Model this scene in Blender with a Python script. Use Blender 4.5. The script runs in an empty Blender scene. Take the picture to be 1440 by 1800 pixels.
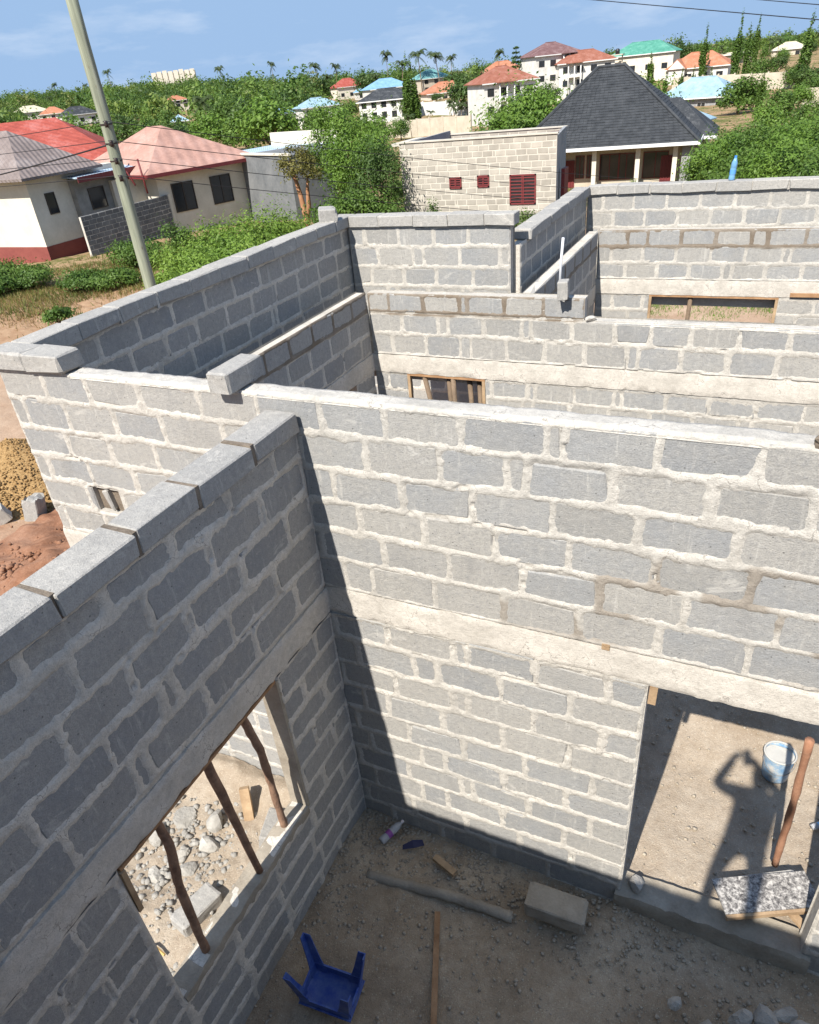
import bpy, math, random
import numpy as np
from mathutils import Matrix, Vector

random.seed(7)
rng = np.random.default_rng(7)
scene = bpy.context.scene
COL = scene.collection

# ------------------------------------------------------------------ camera
CAM = Vector((2.5675, -3.4838, 5.7713))
PITCH, YAW, ROLL = 0.5728, -0.4931, 0.1070
cam_d = bpy.data.cameras.new('camera')
cam = bpy.data.objects.new('camera', cam_d)
COL.objects.link(cam)
fwd = Vector((math.sin(YAW) * math.cos(PITCH), math.cos(YAW) * math.cos(PITCH), -math.sin(PITCH)))
rgt0 = Vector((math.cos(YAW), -math.sin(YAW), 0))
dwn0 = fwd.cross(rgt0)
rgt = math.cos(ROLL) * rgt0 + math.sin(ROLL) * dwn0
dwn = -math.sin(ROLL) * rgt0 + math.cos(ROLL) * dwn0
m = Matrix.Identity(4)
for i in range(3):
    m[i][0] = rgt[i]
    m[i][1] = -dwn[i]
    m[i][2] = -fwd[i]
    m[i][3] = CAM[i]
cam.matrix_world = m
cam_d.sensor_fit = 'VERTICAL'
cam_d.sensor_height = 36
cam_d.lens = 36 * 1246.0 / 1800
cam_d.shift_x = (720 - 707.7) / 1800
cam_d.shift_y = (942.4 - 900) / 1800
cam_d.clip_start = 0.02
cam_d.clip_end = 8000
scene.camera = cam

# ------------------------------------------------------------------ world, sun, exposure
SUN = Vector((0.113, 1.0, -1.083)).normalized()          # direction the light travels
elev = math.asin(-SUN.z)
W = bpy.data.worlds.new('World')
scene.world = W
W.use_nodes = True
nt = W.node_tree
nt.nodes.clear()
out = nt.nodes.new('ShaderNodeOutputWorld')
bg = nt.nodes.new('ShaderNodeBackground')
sky = nt.nodes.new('ShaderNodeTexSky')
sky.sky_type = 'NISHITA'
sky.sun_disc = False
sky.sun_elevation = elev
sky.sun_rotation = math.radians(186.4)
sky.altitude = 50
sky.air_density = 1.0
sky.dust_density = 0.25
sky.ozone_density = 2.2
# clear dry air: the bright horizon band of the model is held to an even blue
gain = nt.nodes.new('ShaderNodeVectorMath'); gain.operation = 'SCALE'
gain.inputs['Scale'].default_value = 1.6
cap = nt.nodes.new('ShaderNodeVectorMath'); cap.operation = 'MINIMUM'
cap.inputs[1].default_value = (2.12, 3.2, 4.85)
# thin streaky clouds
tc = nt.nodes.new('ShaderNodeTexCoord')
mp = nt.nodes.new('ShaderNodeMapping')
mp.inputs['Scale'].default_value = (1.6, 1.6, 7.0)
nz = nt.nodes.new('ShaderNodeTexNoise')
nz.inputs['Scale'].default_value = 2.6
nz.inputs['Detail'].default_value = 9
nz.inputs['Roughness'].default_value = 0.58
rmp = nt.nodes.new('ShaderNodeMapRange')
rmp.inputs['From Min'].default_value = 0.50
rmp.inputs['From Max'].default_value = 0.80
rmp.inputs['To Max'].default_value = 0.55
mixc = nt.nodes.new('ShaderNodeMix')
mixc.data_type = 'RGBA'
mixc.inputs['B'].default_value = (6.2, 6.5, 6.9, 1)
L_ = nt.links.new
L_(tc.outputs['Generated'], mp.inputs['Vector'])
L_(mp.outputs['Vector'], nz.inputs['Vector'])
L_(nz.outputs['Fac'], rmp.inputs['Value'])
L_(rmp.outputs['Result'], mixc.inputs['Factor'])
L_(sky.outputs['Color'], gain.inputs[0])
L_(gain.outputs[0], cap.inputs[0])
L_(cap.outputs[0], mixc.inputs['A'])
L_(mixc.outputs['Result'], bg.inputs['Color'])
bg.inputs['Strength'].default_value = 0.08
L_(bg.outputs['Background'], out.inputs['Surface'])

sd = bpy.data.lights.new('sun', 'SUN')
sd.energy = 4.2
sd.angle = math.radians(0.5)
sd.color = (1.0, 0.945, 0.86)
so = bpy.data.objects.new('sun', sd)
so.rotation_euler = SUN.to_track_quat('-Z', 'Y').to_euler()
so.location = (0, -30, 40)
COL.objects.link(so)

scene.view_settings.view_transform = 'Standard'
scene.view_settings.look = 'None'
scene.view_settings.gamma = 1
scene.view_settings.exposure = 1.08
scene.render.engine = 'CYCLES'
scene.cycles.max_bounces = 6
scene.cycles.diffuse_bounces = 4

# ------------------------------------------------------------------ helpers
_lat = rng.random((8, 256, 256))


def vn(u, v, s, k=0):
    """value noise in -1..1, scale s cycles per metre"""
    u = np.asarray(u) * s + 37.3 * k
    v = np.asarray(v) * s + 11.7 * k
    iu, iv = np.floor(u).astype(int), np.floor(v).astype(int)
    fu, fv = u - iu, v - iv
    fu, fv = fu * fu * (3 - 2 * fu), fv * fv * (3 - 2 * fv)
    L = _lat[k % 8]
    a = L[iu % 256, iv % 256]; b = L[(iu + 1) % 256, iv % 256]
    c = L[iu % 256, (iv + 1) % 256]; d = L[(iu + 1) % 256, (iv + 1) % 256]
    return 2 * ((a * (1 - fu) + b * fu) * (1 - fv) + (c * (1 - fu) + d * fu) * fv) - 1


def mesh_np(name, V, F, smooth=False):
    """V (n,3); F (m,k) array or list of tuples"""
    me = bpy.data.meshes.new(name)
    if isinstance(F, np.ndarray):
        V = np.ascontiguousarray(V, dtype=np.float32)
        k = F.shape[1]
        me.vertices.add(len(V)); me.vertices.foreach_set('co', V.ravel())
        me.loops.add(F.size); me.loops.foreach_set('vertex_index', F.ravel().astype(np.int32))
        me.polygons.add(len(F))
        me.polygons.foreach_set('loop_start', np.arange(0, F.size, k, dtype=np.int32))
        me.polygons.foreach_set('loop_total', np.full(len(F), k, dtype=np.int32))
        me.update(calc_edges=True)
    else:
        me.from_pydata([tuple(v) for v in V], [], F)
        me.update()
    if smooth:
        me.polygons.foreach_set('use_smooth', np.ones(len(me.polygons), dtype=bool))
    return me


def obj(name, me, mat, parent=None, loc=None, rot=None, scale=None):
    o = bpy.data.objects.new(name, me)
    COL.objects.link(o)
    if mat is not None and me is not None and len(me.materials) == 0:
        me.materials.append(mat)
    if parent is not None:
        o.parent = parent
    if loc is not None:
        o.location = loc
    if rot is not None:
        o.rotation_euler = rot
    if scale is not None:
        o.scale = scale
    return o


def wobj(name, me, mat, parent):
    """mesh given in world coordinates, parented to an unrotated empty"""
    return obj(name, me, mat, parent, loc=-parent.location)


def tag(o, label, cat, group=None):
    o['label'] = label
    o['category'] = cat
    if group:
        o['group'] = group
    return o


def thing(name, label, cat, loc=(0, 0, 0), rotz=0, group=None):
    o = bpy.data.objects.new(name, None)
    o.empty_display_size = 0.2
    COL.objects.link(o)
    o.location = loc
    o.rotation_euler = (0, 0, rotz)
    return tag(o, label, cat, group)


def struct(o):
    o['kind'] = 'structure'
    return o


def stuff(o):
    o['kind'] = 'stuff'
    return o


class MB:
    """collects simple solids into one mesh"""
    def __init__(s):
        s.V, s.F = [], []

    def add(s, V, F):
        n = len(s.V)
        s.V += [tuple(v) for v in V]
        s.F += [tuple(i + n for i in f) for f in F]
        return s

    def box(s, x0, x1, y0, y1, z0, z1):
        V = [(x0, y0, z0), (x1, y0, z0), (x1, y1, z0), (x0, y1, z0), (x0, y0, z1), (x1, y0, z1), (x1, y1, z1), (x0, y1, z1)]
        return s.add(V, [(3, 2, 1, 0), (4, 5, 6, 7), (0, 1, 5, 4), (1, 2, 6, 5), (2, 3, 7, 6), (3, 0, 4, 7)])

    def tube(s, pts, rad, n=8, cap=True):
        pts = [Vector(p) for p in pts]
        base = len(s.V)
        up = Vector((0.3, 0.2, 1)).normalized()
        for i, p in enumerate(pts):
            t = (pts[min(i + 1, len(pts) - 1)] - pts[max(i - 1, 0)]).normalized()
            a = t.cross(up)
            if a.length < 0.05:
                a = t.cross(Vector((1, 0, 0)))
            a.normalize()
            b = t.cross(a)
            r = rad[i] if hasattr(rad, '__len__') else rad
            for k in range(n):
                w = 2 * math.pi * k / n
                s.V.append(tuple(p + r * (math.cos(w) * a + math.sin(w) * b)))
        for i in range(len(pts) - 1):
            for k in range(n):
                q = base + i * n
                s.F.append((q + k, q + (k + 1) % n, q + n + (k + 1) % n, q + n + k))
        if cap:
            s.F.append(tuple(base + k for k in range(n))[::-1])
            s.F.append(tuple(base + (len(pts) - 1) * n + k for k in range(n)))
        return s

    def beam(s, a, b, w, t, up=(0, 0, 1)):
        """rectangular bar from a to b"""
        a, b = Vector(a), Vector(b)
        d = (b - a).normalized()
        x = d.cross(Vector(up))
        if x.length < 1e-3:
            x = d.cross(Vector((1, 0, 0)))
        x.normalize()
        y = x.cross(d)
        x *= w / 2
        y *= t / 2
        V = [a - x - y, a + x - y, a + x + y, a - x + y, b - x - y, b + x - y, b + x + y, b - x + y]
        return s.add(V, [(3, 2, 1, 0), (4, 5, 6, 7), (0, 1, 5, 4), (1, 2, 6, 5), (2, 3, 7, 6), (3, 0, 4, 7)])

    def mesh(s, name, smooth=False):
        return mesh_np(name, s.V, s.F, smooth)


def fix(me):
    import bmesh
    bm = bmesh.new(); bm.from_mesh(me)
    bmesh.ops.recalc_face_normals(bm, faces=bm.faces)
    bm.to_mesh(me); bm.free()
    return me


def grid_quads(nu, nv, keep=None):
    i, j = np.meshgrid(np.arange(nu - 1), np.arange(nv - 1), indexing='ij')
    a = i * nv + j
    Q = np.stack([a, a + nv, a + nv + 1, a + 1], -1)
    return (Q.reshape(-1, 4) if keep is None else Q[keep])


def compact(V, Q):
    used = np.zeros(len(V), bool); used[Q.ravel()] = True
    idx = np.cumsum(used) - 1
    return V[used], idx[Q], used


# ------------------------------------------------------------------ materials
def nodes(name):
    mt = bpy.data.materials.new(name)
    mt.use_nodes = True
    t = mt.node_tree
    b = t.nodes['Principled BSDF']
    return mt, t, b


def N(t, kind, **kw):
    n = t.nodes.new(kind)
    for k, v in kw.items():
        n.inputs[k.replace('_', ' ')].default_value = v
    return n


def noise(t, scale, detail=4, rough=0.55, vec=None, dist=0.0):
    n = N(t, 'ShaderNodeTexNoise', Scale=scale, Detail=detail, Roughness=rough, Distortion=dist)
    if vec is not None:
        t.links.new(vec, n.inputs['Vector'])
    return n.outputs['Fac']


def ramp(t, fac, stops):
    r = t.nodes.new('ShaderNodeValToRGB')
    e = r.color_ramp.elements
    while len(e) < len(stops):
        e.new(0.5)
    for x, (p, c) in zip(e, stops):
        x.position = p
        x.color = (*c, 1) if len(c) == 3 else c
    t.links.new(fac, r.inputs['Fac'])
    return r.outputs['Color']


def mix(t, fac, a, b, mode='MIX'):
    n = t.nodes.new('ShaderNodeMix')
    n.data_type = 'RGBA'
    n.blend_type = mode
    for s, v in (('Factor', fac), ('A', a), ('B', b)):
        if isinstance(v, (int, float)):
            n.inputs[s].default_value = v
        elif isinstance(v, tuple):
            n.inputs[s].default_value = (*v, 1)
        else:
            t.links.new(v, n.inputs[s])
    return n.outputs['Result']


def rng_map(t, v, a, b, c=0.0, d=1.0):
    n = N(t, 'ShaderNodeMapRange', From_Min=a, From_Max=b, To_Min=c, To_Max=d)
    t.links.new(v, n.inputs['Value'])
    return n.outputs['Result']


def bump(t, b, h, strength=0.4, dist=0.01):
    n = N(t, 'ShaderNodeBump', Strength=strength, Distance=dist)
    t.links.new(h, n.inputs['Height'])
    t.links.new(n.outputs['Normal'], b.inputs['Normal'])


def pos(t, scale=None):
    g = t.nodes.new('ShaderNodeNewGeometry').outputs['Position']
    if scale is None:
        return g
    mpp = N(t, 'ShaderNodeMapping', Scale=scale)
    t.links.new(g, mpp.inputs['Vector'])
    return mpp.outputs['Vector']


def add(t, a, b, k=1.0):
    n = t.nodes.new('ShaderNodeMath'); n.operation = 'MULTIPLY_ADD'
    t.links.new(b, n.inputs[0]); n.inputs[1].default_value = k
    t.links.new(a, n.inputs[2])
    return n.outputs[0]


def simple(name, c1, c2, s1=3.0, s2=40.0, rough=0.85, bstr=0.3, bdist=0.01, spec=0.3, metal=0.0, objrand=0.0):
    """two tone mottled surface with fine grain"""
    mt, t, b = nodes(name)
    p = pos(t)
    n1, n2 = noise(t, s1, 5, vec=p), noise(t, s2, 4, vec=p)
    f = add(t, n1, n2, 0.35)
    c = ramp(t, f, [(0.45, c1), (0.9, c2)])
    if objrand:
        oi = t.nodes.new('ShaderNodeObjectInfo').outputs['Random']
        v = rng_map(t, oi, 0, 1, 1 - objrand, 1 + objrand)
        hsv = N(t, 'ShaderNodeHueSaturation')
        t.links.new(v, hsv.inputs['Value']); t.links.new(c, hsv.inputs['Color'])
        c = hsv.outputs['Color']
    t.links.new(c, b.inputs['Base Color'])
    b.inputs['Roughness'].default_value = rough
    b.inputs['Specular IOR Level'].default_value = spec
    b.inputs['Metallic'].default_value = metal
    if bstr:
        bump(t, b, add(t, n2, noise(t, s2 * 4, 2, vec=p), 0.5), bstr, bdist)
    return mt


def block_mat(name, tones, warmc=(0.38, 0.36, 0.325), darkc=(0.255, 0.255, 0.255), palec=(0.50, 0.48, 0.445)):
    mt, t, b = nodes(name)
    p = pos(t)
    oi = t.nodes.new('ShaderNodeObjectInfo').outputs['Random']
    base = ramp(t, oi, tones)
    n1 = noise(t, 4.0, 7, 0.65, p)
    n2 = noise(t, 26.0, 6, 0.7, p)
    n3 = noise(t, 120.0, 4, 0.7, p)
    n4 = noise(t, 420.0, 2, 0.6, p)
    c = mix(t, rng_map(t, n1, 0.38, 0.68, 0.0, 0.55), base, warmc)
    c = mix(t, rng_map(t, n2, 0.50, 0.66, 0.0, 0.55), c, darkc)
    c = mix(t, rng_map(t, n2, 0.46, 0.34, 0.0, 0.40), c, palec)
    c = mix(t, rng_map(t, n3, 0.45, 0.65, 0.0, 0.45), c, tuple(x * 0.72 for x in darkc))
    c = mix(t, rng_map(t, n4, 0.40, 0.66, 0.0, 0.28), c, tuple(x * 0.55 for x in darkc))
    # pale lime runs and cement smears
    st = noise(t, 11.0, 7, 0.66, pos(t, (1.9, 1.9, 0.22)))
    c = mix(t, rng_map(t, st, 0.585, 0.68, 0.0, 0.5), c, palec)
    sm = noise(t, 3.1, 8, 0.74, pos(t, (1.0, 1.0, 1.8)), 0.6)
    c = mix(t, rng_map(t, sm, 0.60, 0.66, 0.0, 0.55), c, palec)
    dm = noise(t, 1.7, 7, 0.7, pos(t, (1.0, 1.0, 0.55)), 0.8)
    c = mix(t, rng_map(t, dm, 0.55, 0.70, 0.0, 0.42), c, tuple(x * 0.8 for x in darkc))
    # small dark pits
    v = N(t, 'ShaderNodeTexVoronoi', Scale=17.0)
    t.links.new(p, v.inputs['Vector'])
    c = mix(t, rng_map(t, v.outputs['Distance'], 0.05, 0.10, 0.7, 0.0), c, (0.06, 0.058, 0.055))
    t.links.new(c, b.inputs['Base Color'])
    b.inputs['Roughness'].default_value = 0.95
    b.inputs['Specular IOR Level'].default_value = 0.15
    bump(t, b, add(t, add(t, n3, n2, 1.6), n4, 0.5), 0.75, 0.007)
    return mt


def mortar_mat(name, c1, c2, damp=(0.125, 0.098, 0.072), bs=0.6):
    mt, t, b = nodes(name)
    p = pos(t)
    n1 = noise(t, 3.5, 6, 0.6, p)
    n2 = noise(t, 28.0, 7, 0.72, p)
    n3 = noise(t, 130.0, 4, 0.7, p)
    c = ramp(t, add(t, n1, n2, 0.7), [(0.62, c1), (1.02, c2)])
    c = mix(t, rng_map(t, n3, 0.48, 0.34, 0.0, 0.42), c, tuple(x * 0.5 for x in c1))
    cr = N(t, 'ShaderNodeTexVoronoi', Scale=9.0)
    cr.feature = 'DISTANCE_TO_EDGE'
    wv = N(t, 'ShaderNodeTexNoise', Scale=14.0, Detail=4)
    t.links.new(p, wv.inputs['Vector'])
    t.links.new(mix(t, 0.12, p, wv.outputs['Color']), cr.inputs['Vector'])
    ck = t.nodes.new('ShaderNodeMath'); ck.operation = 'MULTIPLY'
    t.links.new(rng_map(t, cr.outputs['Distance'], 0.006, 0.02, 0.6, 0.0), ck.inputs[0])
    t.links.new(rng_map(t, n1, 0.50, 0.58), ck.inputs[1])
    c = mix(t, ck.outputs[0], c, (0.12, 0.105, 0.09))
    at = t.nodes.new('ShaderNodeAttribute'); at.attribute_name = 'damp'
    c = mix(t, at.outputs['Fac'], c, mix(t, n2, damp, tuple(x * 1.7 for x in damp)))
    t.links.new(c, b.inputs['Base Color'])
    b.inputs['Roughness'].default_value = 0.95
    b.inputs['Specular IOR Level'].default_value = 0.15
    bump(t, b, add(t, n3, n2, 2.2), bs, 0.010)
    return mt


MAT = {}
MAT['block'] = block_mat('concrete_block', [(0.0, (0.278, 0.283, 0.287)), (0.22, (0.325, 0.328, 0.328)), (0.45, (0.35, 0.347, 0.337)), (0.7, (0.375, 0.361, 0.337)), (0.88, (0.41, 0.392, 0.36)), (1.0, (0.29, 0.285, 0.272))])
MAT['coping'] = block_mat('coping_block', [(0.0, (0.34, 0.332, 0.318)), (1.0, (0.43, 0.412, 0.382))], (0.42, 0.40, 0.365), (0.27, 0.262, 0.248), (0.54, 0.51, 0.465))
MAT['mortar'] = mortar_mat('mortar', (0.365, 0.346, 0.314), (0.515, 0.487, 0.441))
MAT['mortar_shaded'] = mortar_mat('mortar_shaded', (0.42, 0.392, 0.348), (0.60, 0.56, 0.50))  # same mortar, colour lightened for the walls that stand in shade
MAT['mortar_wet'] = mortar_mat('mortar_fresh', (0.12, 0.097, 0.075), (0.22, 0.18, 0.14))
MAT['beam'] = mortar_mat('beam_concrete', (0.40, 0.372, 0.33), (0.545, 0.508, 0.455), bs=0.45)
MAT['neigh_block'] = simple('neighbour_block', (0.30, 0.277, 0.24), (0.40, 0.368, 0.318), 2.0, 30, 0.95, 0.3, objrand=0.16)
MAT['neigh_mortar'] = simple('neighbour_mortar', (0.42, 0.392, 0.34), (0.54, 0.505, 0.44), 2.0, 30, 0.95, 0.3)
MAT['dirt_floor'] = None


def ground_material(name, dark, mid, light, s=1.2):
    mt, t, b = nodes(name)
    p = pos(t)
    n1 = noise(t, s, 6, 0.6, p)
    n2 = noise(t, 14.0, 6, 0.65, p)
    n3 = noise(t, 90.0, 4, 0.65, p)
    c = ramp(t, add(t, n1, n2, 0.5), [(0.5, dark), (0.72, mid), (0.98, light)])
    c = mix(t, rng_map(t, n3, 0.35, 0.7, 0.35, 0.0), c, tuple(x * 0.45 for x in dark))
    v = N(t, 'ShaderNodeTexVoronoi', Scale=38.0)
    t.links.new(p, v.inputs['Vector'])
    c = mix(t, rng_map(t, v.outputs['Distance'], 0.10, 0.2, 0.5, 0.0), c, tuple(min(0.6, x * 1.35) for x in light))
    t.links.new(c, b.inputs['Base Color'])
    b.inputs['Roughness'].default_value = 0.97
    b.inputs['Specular IOR Level'].default_value = 0.12
    bump(t, b, add(t, n2, n3, 0.7), 0.8, 0.02)
    return mt


MAT['dirt_floor'] = ground_material('floor_dirt', (0.235, 0.178, 0.12), (0.37, 0.29, 0.205), (0.52, 0.43, 0.32))
MAT['wood'] = simple('raw_timber', (0.22, 0.115, 0.055), (0.40, 0.24, 0.13), 6.0, 60, 0.8, 0.4)
MAT['wood_pale'] = simple('pale_timber', (0.25, 0.165, 0.095), (0.42, 0.30, 0.185), 6.0, 60, 0.8, 0.4)
MAT['bark'] = simple('stick_bark', (0.14, 0.08, 0.052), (0.34, 0.21, 0.14), 9.0, 45, 0.85, 0.7, 0.02)
MAT['stone'] = simple('rubble_stone', (0.28, 0.265, 0.24), (0.46, 0.435, 0.39), 4.0, 40, 0.95, 0.7, 0.02, objrand=0.15)
MAT['dusty'] = simple('dusty_concrete', (0.22, 0.19, 0.15), (0.36, 0.32, 0.26), 5.0, 50, 0.97, 0.6, 0.01)
MAT['prop_wood'] = simple('red_brown_timber', (0.25, 0.115, 0.065), (0.40, 0.215, 0.135), 7, 60, 0.85, 0.6, 0.01)
MAT['grit'] = simple('grit', (0.22, 0.185, 0.14), (0.42, 0.365, 0.29), 40.0, 90, 0.95, 0.3)
MAT['blue_plastic'] = simple('blue_plastic', (0.010, 0.045, 0.27), (0.10, 0.15, 0.33), 12.0, 60, 0.5, 0.1, 0.003, 0.4)


def flat(name, c, rough=0.6, spec=0.4, metal=0.0, alpha=None, trans=None):
    mt, t, b = nodes(name)
    p = pos(t)
    n1 = noise(t, 5.0, 5, 0.6, p)
    cc = ramp(t, n1, [(0.3, tuple(x * 0.86 for x in c)), (0.7, tuple(min(1, x * 1.08) for x in c))])
    t.links.new(cc, b.inputs['Base Color'])
    b.inputs['Roughness'].default_value = rough
    b.inputs['Specular IOR Level'].default_value = spec
    b.inputs['Metallic'].default_value = metal
    if trans:
        b.inputs['Transmission Weight'].default_value = trans
        b.inputs['IOR'].default_value = 1.3
    return mt


def leaf_mat(name, dark, light, var=0.35):
    mt, t, b = nodes(name)
    p = pos(t)
    n1 = noise(t, 0.55, 4, 0.6, p)
    n2 = noise(t, 6.0, 3, 0.6, p)
    c = ramp(t, add(t, n1, n2, 0.6), [(0.55, dark), (1.0, light)])
    t.links.new(c, b.inputs['Base Color'])
    b.inputs['Roughness'].default_value = 0.55
    b.inputs['Specular IOR Level'].default_value = 0.35
    tr = t.nodes.new('ShaderNodeBsdfTranslucent')
    t.links.new(mix(t, 0.5, c, light), tr.inputs['Color'])
    ms = t.nodes.new('ShaderNodeMixShader')
    ms.inputs[0].default_value = var
    o = t.nodes['Material Output']
    t.links.new(b.outputs[0], ms.inputs[1])
    t.links.new(tr.outputs[0], ms.inputs[2])
    t.links.new(ms.outputs[0], o.inputs['Surface'])
    return mt


MAT['leaf_bright'] = leaf_mat('leaf_bright', (0.062, 0.135, 0.014), (0.165, 0.265, 0.042))
MAT['leaf_lime'] = leaf_mat('leaf_lime', (0.085, 0.165, 0.016), (0.21, 0.31, 0.05))
MAT['leaf_mid'] = leaf_mat('leaf_mid', (0.045, 0.098, 0.014), (0.125, 0.205, 0.036))
MAT['leaf_dark'] = leaf_mat('leaf_dark', (0.03, 0.066, 0.014), (0.09, 0.15, 0.033))
MAT['leaf_olive'] = leaf_mat('leaf_olive', (0.07, 0.075, 0.018), (0.20, 0.18, 0.045))
MAT['leaf_forest'] = leaf_mat('leaf_forest', (0.055, 0.115, 0.018), (0.155, 0.24, 0.045))
_t = MAT['leaf_forest'].node_tree
_b = _t.nodes['Principled BSDF']
_src = _b.inputs['Base Color'].links[0].from_socket
_at = _t.nodes.new('ShaderNodeAttribute'); _at.attribute_name = 'tint'
_c = mix(_t, 0.75, _src, ramp(_t, _at.outputs['Fac'], [(0.0, (0.022, 0.048, 0.014)), (0.3, (0.045, 0.10, 0.018)), (0.6, (0.11, 0.185, 0.03)), (0.85, (0.19, 0.25, 0.05)), (1.0, (0.17, 0.16, 0.06))]))
_t.links.new(_c, _b.inputs['Base Color'])
MAT['leaf_palm'] = leaf_mat('leaf_palm', (0.030, 0.055, 0.018), (0.09, 0.125, 0.04))
MAT['grass_dry'] = leaf_mat('dry_grass', (0.14, 0.095, 0.035), (0.34, 0.235, 0.10))
MAT['grass'] = leaf_mat('grass_blades', (0.065, 0.105, 0.016), (0.20, 0.205, 0.06))
MAT['trunk'] = simple('tree_bark', (0.11, 0.08, 0.055), (0.22, 0.16, 0.11), 5, 30, 0.9, 0.6, 0.02)
MAT['trunk_orange'] = simple('peeling_orange_bark', (0.26, 0.125, 0.06), (0.42, 0.22, 0.12), 4, 30, 0.9, 0.6, 0.02)

# ------------------------------------------------------------------ ground and floors (the setting)
def smooth01(x):
    x = np.clip(x, 0, 1)
    return x * x * (3 - 2 * x)


CX, CY = 2.57, -3.48


def terrain(x, y):
    x, y = np.asarray(x, float), np.asarray(y, float)
    D = np.hypot(x - CX, y - CY)
    az = np.degrees(np.arctan2(x - CX, y - CY))
    z = np.full(D.shape, -0.5)
    z = z + 0.42 * (1 - smooth01((D - 7) / 6))                       # made-up level round the house
    z = z + smooth01((D - 40) / 26) * -2.4                             # falls away behind the block house
    z = z + smooth01((D - 66) / 110) * -1.6
    left = smooth01((-az - 22) / 24)                                   # 0 at the right, 1 at the left
    z = z + smooth01((D - 175) / 130) * (3.4 + 1.5 * left)
    z = z + smooth01((D - 300) / 420) * (0.8 + 12 * left)
    z = z + smooth01((D - 800) / 1500) * (0.5 + 24 * left)
    z = z + 0.10 * vn(x, y, 0.22, 1) * smooth01((D - 8) / 10) + 0.5 * vn(x, y, 0.03, 2) * smooth01((D - 60) / 60)
    z = z - 0.35 * ((x > -0.12) & (x < 6.6) & (y > -4.1) & (y < 9.3)) - 0.35 * ((x > -2.1) & (x < 0) & (y > 0.12) & (y < 4.9))
    z = z + 0.05 * vn(x, y, 0.9, 3) * smooth01((D - 6) / 6) + 0.02 * vn(x, y, 3.1, 4)
    return z


ring = np.concatenate([np.arange(0, 26, 0.28), 26 * 1.022 ** np.arange(0, 260)])
ring = ring[ring < 6500]
ang = np.concatenate([np.linspace(-62, 20, 330), np.linspace(20, 298, 90)[1:]])
A, Rr = np.meshgrid(np.radians(ang), ring, indexing='ij')
GX, GY = CX + Rr * np.sin(A), CY + Rr * np.cos(A)
V = np.stack([GX, GY, terrain(GX, GY)], -1).reshape(-1, 3)


def ground_mat():
    mt, t, b = nodes('ground_cover')
    p = pos(t)
    n1 = noise(t, 0.35, 6, 0.62, p)
    n2 = noise(t, 3.0, 6, 0.65, p)
    n3 = noise(t, 30.0, 5, 0.65, p)
    sep = t.nodes.new('ShaderNodeSeparateXYZ')
    t.links.new(p, sep.inputs[0])
    soil = ramp(t, add(t, n1, n2, 0.5), [(0.5, (0.20, 0.095, 0.055)), (0.72, (0.29, 0.155, 0.095)), (0.95, (0.40, 0.26, 0.175))])
    sand = ramp(t, add(t, n1, n2, 0.5), [(0.5, (0.29, 0.185, 0.12)), (0.9, (0.47, 0.345, 0.25))])
    grass = ramp(t, add(t, n2, n1, 0.6), [(0.5, (0.055, 0.075, 0.018)), (0.75, (0.115, 0.125, 0.035)), (1.0, (0.24, 0.18, 0.085))])
    ds = t.nodes.new('ShaderNodeVectorMath'); ds.operation = 'DISTANCE'
    ds.inputs[1].default_value = (CX, CY, 0)
    fl = t.nodes.new('ShaderNodeVectorMath'); fl.operation = 'MULTIPLY'
    fl.inputs[1].default_value = (1, 1, 0)
    t.links.new(p, fl.inputs[0]); t.links.new(fl.outputs[0], ds.inputs[0])
    D = add(t, ds.outputs['Value'], n1, 9.0)
    # sandy track west of the house
    c = mix(t, rng_map(t, D, 17.5, 20.0), soil, sand)
    c = mix(t, rng_map(t, D, 29.0, 31.5), c, ramp(t, n2, [(0.3, (0.30, 0.175, 0.10)), (0.7, (0.42, 0.285, 0.18))]))
    veg = rng_map(t, D, 36.0, 41.0)
    patch = rng_map(t, add(t, n1, n2, 0.6), 0.72, 0.86, 1.0, 0.1)
    vv = t.nodes.new('ShaderNodeMath'); vv.operation = 'MULTIPLY'
    t.links.new(veg, vv.inputs[0]); t.links.new(patch, vv.inputs[1])
    c = mix(t, vv.outputs[0], c, grass)
    c = mix(t, rng_map(t, n3, 0.35, 0.65, 0.3, 0.0), c, (0.09, 0.065, 0.04))
    t.links.new(c, b.inputs['Base Color'])
    b.inputs['Roughness'].default_value = 1.0
    b.inputs['Specular IOR Level'].default_value = 0.1
    bump(t, b, add(t, n2, n3, 0.5), 0.7, 0.05)
    return mt


MAT['ground'] = ground_mat()
struct(obj('ground', mesh_np('ground', V, grid_quads(len(ang), len(ring)), True), MAT['ground']))


def heap(x, y, cx, cy, rx, ry, h):
    return h * np.exp(-(((x - cx) / rx) ** 2 + ((y - cy) / ry) ** 2))


def floor_sheet(name, x0, x1, y0, y1, step, extra=None, zbase=0.0):
    xs = np.arange(x0, x1 + step / 2, step); ys = np.arange(y0, y1 + step / 2, step)
    X, Y = np.meshgrid(xs, ys, indexing='ij')
    Z = zbase + 0.012 * vn(X, Y, 1.7, 1) + 0.010 * vn(X, Y, 4.3, 2) + 0.006 * vn(X, Y, 11, 3) + 0.004 * vn(X, Y, 27, 4)
    if extra is not None:
        Z = Z + extra(X, Y)
    Vv = np.stack([X, Y, Z], -1).reshape(-1, 3)
    return struct(obj(name, mesh_np(name, Vv, grid_quads(len(xs), len(ys)), True), MAT['dirt_floor']))


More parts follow.
